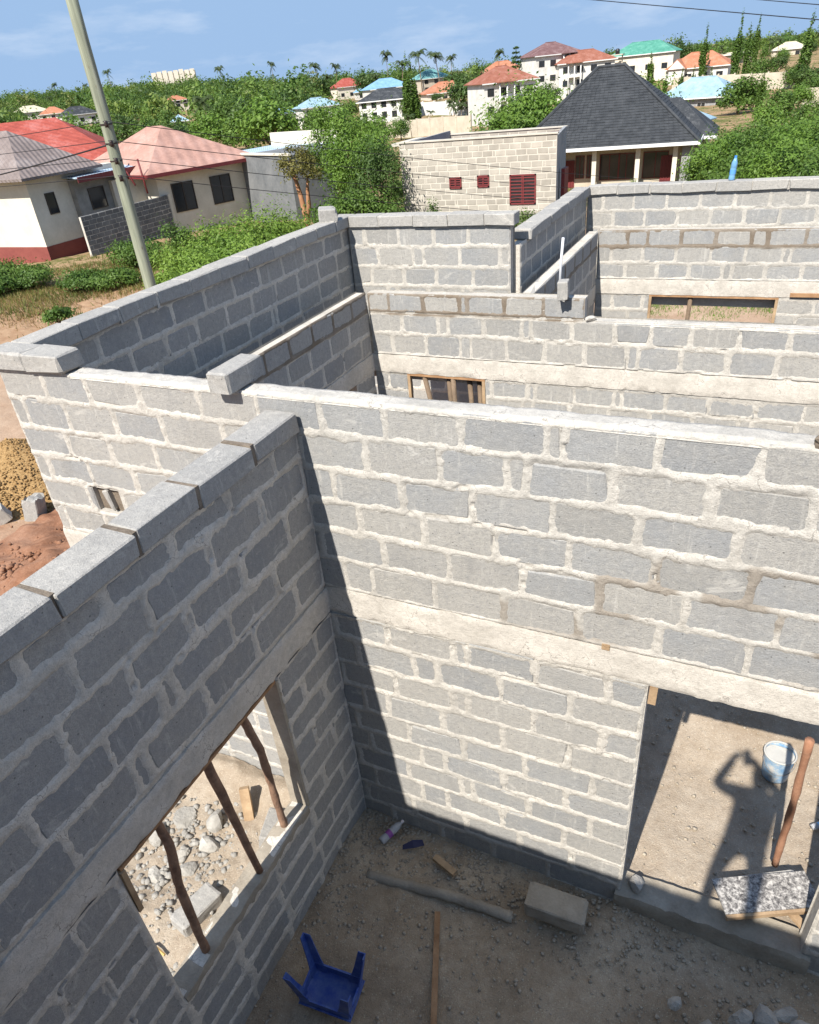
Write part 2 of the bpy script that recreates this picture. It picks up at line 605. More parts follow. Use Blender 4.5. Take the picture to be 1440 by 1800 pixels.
def room_heaps(x, y):
    z = heap(x, y, 0.15, -0.45, 0.5, 0.4, 0.05) + heap(x, y, 1.0, -0.3, 0.9, 0.2, 0.03)
    z = z + heap(x, y, 2.2, -0.25, 0.35, 0.25, 0.03) + heap(x, y, 0.05, -1.2, 0.2, 1.2, 0.05)
    z = z - 0.03 - 0.022 * np.clip(x, 0, 3)
    return z + 0.02 * np.maximum(0, vn(x, y, 7, 5)) * smooth01((y + 1.2) / 0.8)


floor_sheet('floor', -0.02, 6.5, -3.9, 0.02, 0.03, room_heaps)


def back_heaps(x, y):
    return heap(x, y, 2.9, 2.6, 1.2, 0.7, 0.22) + heap(x, y, 3.6, 2.4, 0.5, 0.5, 0.10)


fb_ = floor_sheet('floor_beyond_door', -2.0, 6.5, 0.10, 4.84, 0.04, back_heaps, 0.02)


def far_floor(name, x0, x1, y0, y1):
    xs = np.linspace(x0, x1, 60); ys = np.linspace(y0, y1, 60)
    X, Y = np.meshgrid(xs, ys, indexing='ij')
    Z = 0.0 + 0.02 * vn(X, Y, 1.2, 1)
    return struct(obj(name, mesh_np(name, np.stack([X, Y, Z], -1).reshape(-1, 3), grid_quads(60, 60), True), MAT['dirt_floor']))


far_floor('floor_back_rooms', 0.1, 6.5, 4.9, 8.65)

# ------------------------------------------------------------------ block walls
T = 0.15
_bm_cache = {}


def block_mesh(L, H, Tk, var, ch=0.008, jit=0.004):
    key = (round(L, 2), round(H, 3), Tk, var, ch)
    if key in _bm_cache:
        return _bm_cache[key]
    r = np.random.default_rng(abs(hash(key)) % (2 ** 31))
    r = np.random.default_rng(int(key[0] * 100) * 1009 + int(key[1] * 1000) * 31 + var)
    h = np.array([key[0], Tk, key[1]]) / 2
    V, idx = [], {}
    for sx in (-1, 1):
        for sy in (-1, 1):
            for sz in (-1, 1):
                c = np.array([sx, sy, sz]) * h + r.uniform(-jit, jit, 3) * np.array([1, 0.4, 1])
                cc = ch * (r.uniform(0.5, 1.7) if r.random() < 0.84 else r.uniform(2.5, 5.0))
                for ax in range(3):                        # vertex on face ax, pulled in on the other axes
                    v = c.copy()
                    for k in range(3):
                        if k != ax:
                            v[k] -= np.array([sx, sy, sz])[k] * cc
                    idx[(sx, sy, sz, ax)] = len(V)
                    V.append(v)
    F = []
    S = (-1, 1)
    for ax in range(3):
        o = [k for k in range(3) if k != ax]
        for s in S:
            q = []
            for a, b in ((-1, -1), (1, -1), (1, 1), (-1, 1)):
                k = [0, 0, 0]; k[ax] = s; k[o[0]] = a; k[o[1]] = b
                q.append(idx[(*k, ax)])
            F.append(tuple(q))
    for ax in range(3):                                     # edges parallel to ax
        o = [k for k in range(3) if k != ax]
        for a in S:
            for b in S:
                k0 = [0, 0, 0]; k0[o[0]] = a; k0[o[1]] = b
                k1 = list(k0); k0[ax] = -1; k1[ax] = 1
                F.append((idx[(*k0, o[0])], idx[(*k1, o[0])], idx[(*k1, o[1])], idx[(*k0, o[1])]))
    for sx in S:
        for sy in S:
            for sz in S:
                F.append(tuple(idx[(sx, sy, sz, a)] for a in range(3)))
    me = fix(mesh_np('block', V, F))
    _bm_cache[key] = me
    return me


class Frame:
    """u along the wall, w up, n out of its visible face"""
    def __init__(s, axis, face):
        s.axis, s.face = axis, face

    def P(s, u, w, n):
        if s.axis == 'x':
            return np.stack([u, s.face - n, w], -1)
        return np.stack([s.face + n, u, w], -1)

    def pt(s, u, w, n):
        return Vector((u, s.face - n, w) if s.axis == 'x' else (s.face + n, u, w))

    def rz(s):
        return 0.0 if s.axis == 'x' else math.pi / 2


def fill(known, u0, u1, r, pitch=0.487):
    """complete a list of joint positions with regular spacing"""
    J = sorted([u0] + [k for k in known if u0 + 0.05 < k < u1 - 0.05] + [u1])
    outl = []
    for a, b in zip(J[:-1], J[1:]):
        n = max(1, int(round((b - a) / pitch)))
        for i in range(n):
            outl.append(a + (b - a) * i / n + (r.uniform(-0.02, 0.02) if i else 0))
    outl.append(u1)
    return outl


def auto_rows(u0, u1, z0, z1, seed, pitch=0.25, sliver=0.3):
    r = random.Random(seed)
    n = int(round((z1 - z0) / pitch))
    rows = []
    for k in range(n):
        top = z1 - k * (z1 - z0) / n
        bot = z1 - (k + 1) * (z1 - z0) / n
        off = (0.0 if k % 2 else 0.244) + r.uniform(-0.05, 0.05)
        J = [u0]
        u = u0 + off
        while u < u1 - 0.12:
            if u - u0 > 0.08:
                J.append(u)
                if r.random() < sliver * 0.35:
                    J.append(u + r.uniform(0.09, 0.14)); u += 0.11
            u += 0.487 + r.uniform(-0.012, 0.012)
        J.append(u1)
        rows.append((bot, top, J))
    return rows


def in_open(u, w, openings, pad=0.0):
    m_ = np.zeros(np.broadcast(u, w).shape, bool)
    for a, b, c, d in openings:
        m_ |= (u > a - pad) & (u < b + pad) & (w > c - pad) & (w < d + pad)
    return m_


def wall_core(fr, u0, u1, z0, z1, openings, inset=0.010, n_back=-T):
    """solid mortar body between the faces, cut round the openings"""
    us = sorted({u0, u1, *[x for o in openings for x in o[:2] if u0 < x < u1]})
    zs = sorted({z0, z1, *[x for o in openings for x in o[2:] if z0 < x < z1]})
    mb = MB()
    for a, b in zip(us[:-1], us[1:]):
        run = None
        cells = [(c, d) for c, d in zip(zs[:-1], zs[1:]) if not in_open(np.array((a + b) / 2), np.array((c + d) / 2), openings)]
        merged = []
        for c, d in cells:
            if merged and abs(merged[-1][1] - c) < 1e-6:
                merged[-1][1] = d
            else:
                merged.append([c, d])
        for c, d in merged:
            p0, p1 = fr.pt(a, c, -inset), fr.pt(b, d, n_back + inset)
            mb.box(min(p0.x, p1.x), max(p0.x, p1.x), min(p0.y, p1.y), max(p0.y, p1.y), c, d)
    return mb


def mortar_sheet(fr, rows, u0, u1, openings, step, seed, hw0=0.019, amp=0.013, h0=0.0045, k=0.45, damp_fn=None, flip=False, side=0.0, drip=None):
    zmin = min(r[0] for r in rows); zmax = max(r[1] for r in rows)
    us = np.arange(u0, u1 + step / 2, step); ws = np.arange(zmin, zmax + step / 2, step)
    U, Wg = np.meshgrid(us, ws, indexing='ij')
    uu = U + 0.007 * vn(U, Wg, 2.4, seed) + 0.004 * vn(U, Wg, 9.0, seed + 1)
    ww = Wg + 0.009 * vn(U, Wg, 2.1, seed + 2) + 0.005 * vn(U, Wg, 8.0, seed + 3)
    dv = np.full(U.shape, 9.0); dh = np.full(U.shape, 9.0)
    for (a, b, J) in rows:
        mk = (Wg >= a - 1e-6) & (Wg < b + 1e-6)
        d = np.min(np.abs(uu[mk][:, None] - np.array(J)[None, :]), axis=1)
        dv[mk] = np.minimum(dv[mk], d)
        dh[mk] = np.minimum(np.abs(ww[mk] - a), np.abs(ww[mk] - b))
    hw = hw0 + amp * vn(U, Wg, 4.0, seed + 4) + 0.62 * amp * vn(U, Wg, 15.0, seed + 5) + 0.5 * amp * vn(U, Wg, 38.0, seed + 6)
    hw = np.maximum(hw, 0.006)
    a_, b_ = dh - hw, dv - 0.85 * hw
    rr = 0.032
    f = np.where((a_ < rr) & (b_ < rr), rr - np.hypot(rr - a_, rr - b_), np.minimum(a_, b_))
    h = h0 - k * f + 0.0030 * vn(U, Wg, 26.0, seed + 7) + 0.0026 * vn(U, Wg, 55.0, seed + 2)
    h = np.minimum(h, h0 + 0.003 * (1 + vn(U, Wg, 9.0, seed)) + 0.002 * vn(U, Wg, 33.0, seed + 1))
    # joints left open or raked out here and there
    gap_ = smooth01((vn(U, Wg, 3.3, seed + 3) + 0.55 * vn(U, Wg, 13.0, seed + 6) - 0.62) / 0.12)
    h = h - 0.016 * gap_ * (np.minimum(dh, dv) < 0.013)
    if drip is not None:                                      # slurry that ran down from the beam over the course below
        d = drip - Wg
        ln = 0.015 + 0.17 * np.maximum(0, vn(U, 0 * U, 1.1, seed) + 0.15) * (0.45 + 0.55 * np.abs(vn(U, 0 * U, 13.0, seed + 1))) + 0.05 * np.maximum(0, vn(U, 0 * U, 31.0, seed + 2))
        run = np.clip(1 - d / ln, 0, 1) * (d > 0)
        h = np.maximum(h, np.where(run > 0, -0.004 + 0.011 * run + 0.002 * vn(U, Wg, 40.0, seed), h))
    for o in openings:                                        # dive into the core near openings
        du = np.maximum(np.maximum(o[0] - U, U - o[1]), np.maximum(o[2] - Wg, Wg - o[3]))
        h = np.where(du < (0.014 if drip is None or o[2] != drip else -0.02), np.minimum(h, -0.013), h)
    edge = np.minimum(np.minimum(U - u0, u1 - U), np.minimum(Wg - zmin, zmax - Wg))
    h = np.where(edge < step * 0.5, np.minimum(h, -0.013), h)
    h = np.maximum(h, -0.014)
    live = h > -0.0125
    keep = live[:-1, :-1] | live[1:, :-1] | live[:-1, 1:] | live[1:, 1:]
    cen = in_open((U[:-1, :-1] + step / 2), (Wg[:-1, :-1] + step / 2), openings)
    keep &= ~cen
    Vv = fr.P(U, Wg, h + side).reshape(-1, 3)
    Q = grid_quads(len(us), len(ws), keep)
    if fr.axis == 'y':
        pass
    V2, Q2, used = compact(Vv, Q)
    me = mesh_np('mortar', V2, Q2, True)
    at = me.attributes.new('damp', 'FLOAT', 'POINT')
    if damp_fn is not None:
        at.data.foreach_set('value', np.clip(damp_fn(U, Wg), 0, 1).reshape(-1)[used].astype(np.float32))
    return me


def put_blocks(parent, fr, rows, u0, u1, openings, rnd, mat, Tk=T, skip=(), gap=0.018):
    for (a, b, J) in rows:
        for j0, j1 in zip(J[:-1], J[1:]):
            segs = [(j0, j1)]
            for o in openings:
                ov = min(b, o[3]) - max(a, o[2])
                if ov > 0.3 * (b - a):
                    nxt = []
                    for s0, s1 in segs:
                        if o[1] <= s0 or o[0] >= s1:
                            nxt.append((s0, s1)); continue
                        if s0 < o[0]:
                            nxt.append((s0, o[0] + gap / 2))
                        if s1 > o[1]:
                            nxt.append((o[1] - gap / 2, s1))
                    segs = nxt
            for s0, s1 in segs:
                L = s1 - s0 - gap
                if L < 0.045 or any(x0 < (s0 + s1) / 2 < x1 and y0 < (a + b) / 2 < y1 for x0, x1, y0, y1 in skip):
                    continue
                H = b - a - gap
                me = block_mesh(round(L / 0.02) * 0.02, H, Tk, rnd.randrange(4))
                ln = max(0.02, round(round(L / 0.02) * 0.02, 2))
                nn = rnd.uniform(-0.0025, 0.0025)
                c = fr.pt((s0 + s1) / 2, (a + b) / 2, -Tk / 2 + nn)
                o = obj('block', me, mat, parent, loc=c - parent.location,
                        rot=(0, rnd.uniform(-0.006, 0.006), fr.rz() + rnd.uniform(-0.004, 0.004)), scale=(L / ln, 1, 1))


def rough_slab(fr, u0, u1, z0, z1, n0, n1, step, seed, amp=0.006, name='ring_beam', crumble=0.016):
    """cast concrete bar with an uneven face; n1 is the visible side"""
    us = np.arange(u0, u1 + step * 0.5, step); us[-1] = u1
    prof = []
    nz_ = max(3, int((z1 - z0) / step))
    ws = np.linspace(z0, z1, nz_)
    # loop round the section: face up, top back, back down, bottom front
    nt_ = max(2, int((n1 - n0) / (step * 1.5)))
    sec = [(n1, w) for w in ws] + [(n1 + (n0 - n1) * i / nt_, z1) for i in range(1, nt_)] + [(n0, z1), (n0, z0)] + [(n0 + (n1 - n0) * i / nt_, z0) for i in range(1, nt_)]
    sec = np.array(sec)
    K = len(sec)
    U = np.repeat(us[:, None], K, 1)
    Nn = np.repeat(sec[None, :, 0], len(us), 0).copy()
    Wz = np.repeat(sec[None, :, 1], len(us), 0).copy()
    e = amp * vn(U, Wz + Nn, 6, seed) + 0.5 * amp * vn(U, Wz + Nn, 19, seed + 1)
    front = np.abs(Nn - n1) < 1e-6
    top = np.abs(Wz - z1) < 1e-6
    bot = np.abs(Wz - z0) < 1e-6
    Nn = Nn + np.where(front, e, 0) - np.where(front & (top | bot), crumble * np.abs(vn(U, Wz, 11, seed + 2)), 0)
    Wz = Wz + np.where(top, e + amp * vn(U, Nn, 14, seed + 3), 0) - np.where(bot, 0.6 * e, 0)
    Vv = fr.P(U, Wz, Nn).reshape(-1, 3)
    i, j = np.meshgrid(np.arange(len(us) - 1), np.arange(K), indexing='ij')
    a = i * K + j; b = i * K + (j + 1) % K
    Q = np.stack([a, b, b + K, a + K], -1).reshape(-1, 4)
    F = [tuple(q) for q in Q]
    F.append(tuple(range(K))); F.append(tuple((len(us) - 1) * K + k for k in range(K))[::-1])
    me = fix(mesh_np(name, Vv, F, True))
    me.set_sharp_from_angle(angle=math.radians(38))
    return me


def coping(parent, fr, joints, z0, z1, n0, n1, rnd, mat, wet=True, tilt=0.008):
    """blocks laid flat along the top of a wall"""
    mb = MB()
    for a, b in zip(joints[:-1], joints[1:]):
        L = b - a - (0.018 if wet else 0.008)
        me = block_mesh(round(L / 0.02) * 0.02, z1 - z0, round(n1 - n0, 3), rnd.randrange(6), 0.006, 0.006)
        ln = max(0.02, round(round(L / 0.02) * 0.02, 2))
        c = fr.pt((a + b) / 2, (z0 + z1) / 2 + rnd.uniform(-0.004, 0.004), (n0 + n1) / 2 + rnd.uniform(-0.008, 0.008))
        obj('coping_block', me, mat, parent, loc=c - parent.location,
            rot=(rnd.uniform(-tilt, tilt), rnd.uniform(-tilt, tilt), fr.rz() + rnd.uniform(-tilt, tilt)), scale=(L / ln, 1, 1))
    V_, Q_ = [], []
    for a in joints[1:-1]:
        q = fr.pt(a - 0.016, z0, n0 + 0.012); r = fr.pt(a + 0.016, z1 - 0.004 + rnd.uniform(-.004, .005), n1 - 0.012)
        mb.box(min(q.x, r.x), max(q.x, r.x), min(q.y, r.y), max(q.y, r.y), z0, r.z)
    if len(mb.V):
        wobj('joint_mortar', mb.mesh('joint_mortar'), MAT['mortar_wet'] if wet else MAT['mortar'], parent)


def top_strip(fr, u0, u1, z, n0, n1, seed, step=0.025, name='top_mortar', th=0.012, mat=None, parent=None):
    """rough bedding left on the top of a wall"""
    us = np.arange(u0, u1, step); ns = np.linspace(n0, n1, 9)
    U, Nn = np.meshgrid(us, ns, indexing='ij')
    h = z + th * (0.5 + 0.6 * vn(U, Nn, 7, seed) + 0.35 * vn(U, Nn, 21, seed + 1) + 0.2 * vn(U, Nn, 44, seed + 3))
    e = np.minimum(np.arange(9), np.arange(9)[::-1])[None, :]
    h = np.where(e == 0, z - 0.03, h)
    Nn = Nn + np.where(e == 0, 0.0, 0.006 * vn(U, Nn, 9, seed + 2))
    me = mesh_np(name, fr.P(U, h, Nn).reshape(-1, 3), grid_quads(len(us), 9), True)
    return wobj(name, fix(me), mat, parent)


def build_wall(label, axis, face, u0, u1, rows, openings, step, seed, mortar='mortar', block='block', beam=None, base=None,
               damp_fn=None, hw0=0.019, amp=0.013, back=True, skip=(), name='block_wall', Tk=T):
    fr = Frame(axis, face)
    rnd = random.Random(seed)
    zb = min(r[0] for r in rows) if base is None else base
    zt = max(r[1] for r in rows)
    root = thing(name, label, 'wall', fr.pt((u0 + u1) / 2, zb, -Tk / 2))
    root['kind'] = 'thing'
    put_blocks(root, fr, rows, u0, u1, openings, rnd, MAT[block], Tk, skip)
    ops = list(openings)
    core = wall_core(fr, u0 + 0.006, u1 - 0.006, zb, zt - 0.006, openings, 0.010, -Tk)
    sheet = mortar_sheet(fr, rows, u0, u1, ops + ([(u0 - 1, u1 + 1, beam[0], beam[1])] if beam else []), step, seed, hw0, amp, damp_fn=damp_fn, drip=beam[0] if beam else None)
    wobj('mortar_joints', sheet, MAT[mortar], root)
    wobj('mortar_core', core.mesh('mortar_core'), MAT[mortar], root)
    if back:
        fb = Frame(axis, face)
        sh2 = mortar_sheet(fb, rows, u0, u1, ops + ([(u0 - 1, u1 + 1, beam[0], beam[1])] if beam else []), max(0.035, step * 1.7), seed + 3, 0.02, 0.012)
        # mirror it on to the far face
        co = np.empty(len(sh2.vertices) * 3, np.float32); sh2.vertices.foreach_get('co', co); co = co.reshape(-1, 3)
        if axis == 'x':
            co[:, 1] = 2 * face + Tk - co[:, 1]
        else:
            co[:, 0] = 2 * face - Tk - co[:, 0]
        sh2.vertices.foreach_set('co', co.ravel()); sh2.update()
        wobj('mortar_joints', sh2, MAT[mortar], root)
    if beam:
        b0, b1 = beam[:2]
        proud = beam[2] if len(beam) > 2 else 0.008
        wobj('ring_beam', rough_slab(fr, beam[3] if len(beam) > 3 else u0, beam[4] if len(beam) > 4 else u1, b0 + 0.004, b1 - 0.006, -Tk - 0.004, proud, step * 1.6, seed + 9), MAT['beam'], root)
    return root, fr, rnd


# --- the long wall with the doorway
xs_known = {
    1: [-2.27, -1.82, -1.31, -0.76, -0.28, 0.2, 0.66, 1.15, 1.65, 1.745, 2.23, 2.72],
    2: [-2.59, -2.14, -1.64, -1.17, -0.62, 0.0, 0.5, 1.0, 1.42, 1.535, 2.02, 2.52, 3.0],
    3: [-2.25, -1.78, -1.33, 0.22, 0.72, 1.2, 1.69, 2.18, 2.69],
    4: [-2.58, -2.11, -1.63, -0.02, 0.38, 0.86, 1.33, 1.8, 2.3, 2.8],
    5: [-2.24, -1.83, 0.05, 0.54, 1.02, 1.51, 1.99, 2.48, 2.97],
    6: [-2.62, -2.14, 0.2, 0.42, 0.9, 1.39, 1.88, 2.36, 2.85],
    11: [0.02, 0.48, 1.0, 1.11, 1.6, 2.1],
    12: [0.19, 0.68, 0.87, 1.36, 1.86],
    13: [0.02, 0.5, 0.98, 1.1, 1.6, 2.09],
    14: [0.19, 0.4, 0.88, 1.37, 1.86],
    15: [0.08, 0.56, 1.04, 1.54, 2.05],
    16: [0.18, 0.66, 0.87, 1.36, 1.86],
    17: [0.03, 0.51, 1.0, 1.1, 1.57, 2.06],
    18: [0.17, 0.63, 0.86, 1.35, 1.86]}
rr_ = random.Random(3)
MX0, MX1 = -2.75, 6.4
zl_up = [4.147, 3.915, 3.66, 3.41, 3.165, 2.915, 2.651]
zl_lo = [2.40, 2.165, 1.905, 1.66, 1.395, 1.145, 0.905, 0.665, 0.42, 0.17, -0.08, -0.33]
M_rows = []
for k in range(6):
    M_rows.append((zl_up[k + 1], zl_up[k], fill(xs_known[k + 1], MX0, MX1, rr_)))
for k in range(len(zl_lo) - 1):
    kn = xs_known.get(11 + k, [0.05 + 0.24 * (k % 2), 0.53 + 0.24 * (k % 2), 1.02 + 0.24 * (k % 2), 1.5 + 0.24 * (k % 2)])
    M_rows.append((zl_lo[k + 1], zl_lo[k], fill([-0.15] + kn + [2.34, 3.635], -2.05, MX1, rr_)))
DOOR = (2.34, 3.635, -0.08, 2.395)


def damp_M(U, Wg):
    d = smooth01((U - 1.35 + 0.5 * vn(U, Wg, 0.9, 2)) / 0.5) * smooth01((Wg - 2.62) / 0.1) * smooth01((3.62 - Wg) / 0.2)
    n = smooth01((vn(U, Wg, 2.3, 4) + 0.8 * vn(U, Wg, 7, 5) + 0.05) / 0.5)
    return d * n * 0.6


M_root, M_fr, M_rnd = build_wall('long sunlit grey block wall with the doorway, crossing the whole picture', 'x', 0.0, MX0, MX1, M_rows,
                                 [DOOR, (-3, -2.05, -1, 2.41), (-2.17, -1.88, 2.93, 3.155)], 0.0125, 11, beam=(2.40, 2.651, 0.005), base=-0.35, damp_fn=damp_M,
                                 hw0=0.0165, amp=0.012)
top_strip(M_fr, -1.95, -0.62, 4.147, -0.158, 0.006, 5, mat=MAT['mortar'], parent=M_root)
top_strip(M_fr, -0.36, 3.9, 4.147, -0.156, 0.004, 8, mat=MAT['mortar'], parent=M_root, th=0.009)
# patched hole with a sliver of block set in fresh mortar
pb = MB().box(-2.215, -1.845, 0.05, 0.12, 2.92, 3.16)
wobj('patch_mortar', pb.mesh('patch_mortar'), MAT['mortar_wet'], M_root)
obj('block', block_mesh(0.06, 0.2, 0.1, 1), MAT['coping'], M_root, loc=Vector((-2.03, 0.05, 3.04)) - M_root.location, rot=(0, -0.12, 0))
# coping blocks at the left end, laid flat
coping(M_root, M_fr, [-2.77, -2.35, -1.965], 4.15, 4.29, -0.19, 0.045, M_rnd, MAT['coping'], wet=False)
# sill under the doorway
sl = rough_slab(Frame('x', -0.045), 2.30, 3.70, -0.14, 0.105, -0.24, 0.0, 0.03, 4, 0.008, 'door_sill', 0.025)
wobj('door_sill', sl, MAT['dusty'], M_root)
# timber left in the head of the doorway
mb = MB().beam((2.375, 0.03, 2.395), (2.372, 0.03, 2.24), 0.05, 0.05, up=(0, 1, 0))
wobj('door_batten', mb.mesh('door_batten'), MAT['wood_pale'], M_root)
mb = MB().box(2.035, 2.085, -0.014, 0.03, 2.632, 2.672)
wobj('timber_peg', mb.mesh('timber_peg'), MAT['wood_pale'], M_root)

# --- wall with the window opening, on the left
zl_L = [3.915, 3.725, 3.455, 3.19, 2.935, 2.651]
kn_L = [[-0.29, -0.77, -1.26, -1.75, -2.24, -2.73], [-0.5, -1.02, -1.54, -2.03, -2.52], [-0.3, -0.8, -1.3, -1.77, -2.21, -2.7],
        [-0.52, -1.02, -1.54, -1.64, -2.04, -2.51], [-0.36, -0.85, -1.37, -1.87, -1.97, -2.42]]
L_rows = [(zl_L[k + 1], zl_L[k], fill(kn_L[k], -3.76, 0.0, rr_)) for k in range(5)]
zl_L2 = [2.40, 2.16, 1.915, 1.67, 1.42, 1.175, 0.93, 0.69, 0.445, 0.20, -0.05, -0.3]
for k in range(len(zl_L2) - 1):
    L_rows.append((zl_L2[k + 1], zl_L2[k], fill([-0.25 - 0.24 * (k % 2), -0.74 - 0.24 * (k % 2) * 0.3, -2.29, -2.6 - 0.2 * (k % 2)], -3.76, 0.0, rr_)))
WINL = (-2.27, -0.765, 1.01, 2.395)
L_root, L_fr, L_rnd = build_wall('shaded grey block wall whose window opening is propped by crooked sticks', 'y', 0.0, -3.76, -0.002, L_rows,
                                 [WINL], 0.0125, 23, mortar='mortar_shaded', beam=(2.40, 2.63, 0.012), base=-0.3, hw0=0.023, amp=0.015)
coping(L_root, L_fr, [-3.75, -3.46, -2.98, -2.49, -2.0, -1.49, -1.02, -0.51, -0.02], 3.915, 4.052, -0.185, 0.052, L_rnd, MAT['coping'])
# cement sill bed, jamb render and the form board under the beam
wobj('window_sill', rough_slab(L_fr, -2.27, -0.765, 0.935, 1.01, -0.155, 0.010, 0.025, 3, 0.006, 'window_sill', 0.02), MAT['dusty'], L_root)
wobj('window_jamb', MB().box(-0.155, 0.005, -0.771, -0.74, 1.0, 2.37).mesh('window_jamb'), MAT['dusty'], L_root)
mb = MB().box(-0.15, 0.006, -2.26, -0.775, 2.372, 2.395)
wobj('form_board', mb.mesh('form_board'), MAT['wood'], L_root)
mb = MB().beam((-0.03, -2.255, 2.37), (-0.05, -2.25, 1.98), 0.03, 0.09, up=(1, 0, 0))
wobj('form_batten', mb.mesh('form_batten'), MAT['wood_pale'], L_root)

# --- wall the photographer stands on, behind the camera
nr_rows = auto_rows(-0.15, 6.4, -0.3, 4.15, 31, 0.247)
N_root, N_fr, N_rnd = build_wall('block wall on the camera side of the near room, standing in front of everything', 'x', -3.90, -0.15, 6.4, nr_rows, [], 0.05, 31, back=True)
coping(N_root, N_fr, [-0.17 + 0.487 * i for i in range(14)], 4.15, 4.292, -0.19, 0.04, N_rnd, MAT['coping'])

# --- raised outer wall at the left, and round the back
O_rows = auto_rows(0.16, 5.57, 2.40, 4.15, 41, 0.25)
O_root, O_fr, O_rnd = build_wall('shaded outer parapet wall under flat coping, a rock on its corner', 'y', -2.57, 0.155, 5.57, O_rows, [], 0.022, 41, mortar='mortar_shaded', hw0=0.017, amp=0.010)
coping(O_root, O_fr, [0.19 + 0.487 * i for i in range(11)] + [5.60], 4.15, 4.288, -0.185, 0.06, O_rnd, MAT['coping'], wet=False)
B_rows = auto_rows(-2.55, -0.28, 2.40, 4.15, 43, 0.25)
B_rows[0] = (B_rows[0][0], B_rows[0][1], [-2.55, -2.3, -1.8, -1.31, -0.83, -0.28])
B_rows[1] = (B_rows[1][0], B_rows[1][1], [-2.55, -2.13, -1.62, -1.46, -0.96, -0.42, -0.28])
B_rows[2] = (B_rows[2][0], B_rows[2][1], [-2.55, -2.25, -1.77, -1.29, -0.78, -0.28])
B_root, B_fr, B_rnd = build_wall('short sunlit parapet wall of few courses facing the camera beyond the wet course', 'x', 5.42, -2.55, -0.28, B_rows, [], 0.022, 43, hw0=0.018, amp=0.010)
coping(B_root, B_fr, [-2.5, -2.06, -1.56, -1.08, -0.60, -0.22], 4.15, 4.285, -0.19, 0.045, B_rnd, MAT['coping'], wet=False)
R_rows = auto_rows(5.58, 9.243, 2.40, 3.885, 47, 0.2475)
R_root, R_fr, R_rnd = build_wall('shaded parapet wall running back from the short wall to the long far one', 'y', -0.20, 5.58, 9.243, R_rows, [], 0.03, 47, mortar='mortar_shaded', hw0=0.015, amp=0.008)
coping(R_root, R_fr, [5.86 + 0.474 * i for i in range(8)], 3.885, 4.02, -0.19, 0.055, R_rnd, MAT['coping'], wet=False)
X4_rows = auto_rows(-0.2, 6.0, 2.40, 3.885, 53, 0.2475, 0.1)
X4_root, X4_fr, X4_rnd = build_wall('sunlit parapet wall with the blue water bottle on its coping', 'x', 9.245, -0.2, 6.0, X4_rows, [], 0.03, 53, hw0=0.017, amp=0.009)
coping(X4_root, X4_fr, [-0.2 + 0.487 * i for i in range(13)], 3.885, 4.02, -0.19, 0.045, X4_rnd, MAT['coping'], wet=False)


# --- inner room walls behind, newly raised by one course set in wet mortar
def damp_top(zc, u_end=99):
    def f(U, Wg):
        return smooth01((Wg - (zc - 0.035) + 0.02 * vn(U, Wg, 4, 2)) / 0.015) * (U < u_end) * (0.85 + 0.15 * vn(U, Wg, 6, 3))
    return f


L2_rows = auto_rows(0.16, 4.83, 0.15, 2.40, 61, 0.25)
L2_rows = [(3.22, 3.462, [0.16, 0.5, 1.0, 1.48, 1.97, 2.45, 2.94, 3.43, 3.91, 4.4, 4.82])] + auto_rows(0.16, 4.82, 2.651, 3.22, 60, 0.285) + L2_rows
L2_root, L2_fr, L2_rnd = build_wall('shaded inner wall running back behind the long wall, top course in wet brown mortar', 'y', -2.05, 0.155, 4.82, L2_rows, [(3.6, 4.3, 1.2, 2.40)], 0.02, 61,
                                    mortar='mortar_shaded', beam=(2.40, 2.651, 0.012), base=-0.1, damp_fn=damp_top(3.22), hw0=0.018, amp=0.010)
X2_rows = [(3.22, 3.462, [-2.04, -1.73, -1.245, -0.76, -0.65, -0.17, 0.31, 0.79]),
           (2.94, 3.20, fill([-1.56, -1.06, -0.92, -0.44, 0.05, 0.16, 0.66, 1.15, 1.55, 1.98, 2.47, 2.96], -2.04, 6.4, rr_)),
           (2.651, 2.94, fill([-1.72, -1.24, -0.76, -0.62, -0.15, 0.33, 0.82, 1.31, 1.43, 1.9, 2.4, 2.88], -2.04, 6.4, rr_))]
X2_low = auto_rows(-2.04, 6.4, 0.0, 2.40, 67, 0.25)
WX2 = (-1.555, -0.447, 1.1, 2.40)
X2_root, X2_fr, X2_rnd = build_wall('sunlit inner block wall with a small window opening, behind the long wall', 'x', 4.82, -2.04, 6.4, X2_rows + X2_low, [WX2, (0.79, 7, 3.205, 3.6)], 0.019, 67,
                                    beam=(2.40, 2.651, 0.014), base=-0.1, damp_fn=damp_top(3.225, 0.85), hw0=0.019, amp=0.011)
top_strip(X2_fr, 0.83, 5.0, 3.20, -0.156, 0.004, 9, 0.035, mat=MAT['mortar'], parent=X2_root)
R2_rows = [(3.22, 3.462, fill([], 4.97, 8.6, rr_))] + auto_rows(4.97, 8.6, 2.651, 3.22, 71, 0.285) + auto_rows(4.97, 8.6, 0.0, 2.40, 72, 0.25)
R2_root, R2_fr, R2_rnd = build_wall('shaded inner wall running back from the raised course towards the far room', 'y', 0.14, 4.97, 8.6, R2_rows, [], 0.03, 71, mortar='mortar_shaded',
                                    beam=(2.40, 2.651, 0.012), base=-0.1, damp_fn=damp_top(3.22), hw0=0.018, amp=0.010)
X3_rows = [(3.225, 3.47, fill([0.6, 0.9, 1.385, 1.87, 2.36, 2.57, 3.06], 0.14, 6.0, rr_))] + auto_rows(0.14, 6.0, 2.74, 3.225, 73, 0.2425, 0.5) + auto_rows(0.14, 6.0, 0.0, 2.50, 74, 0.25)
WX3 = (1.0, 2.86, 1.2, 2.50)
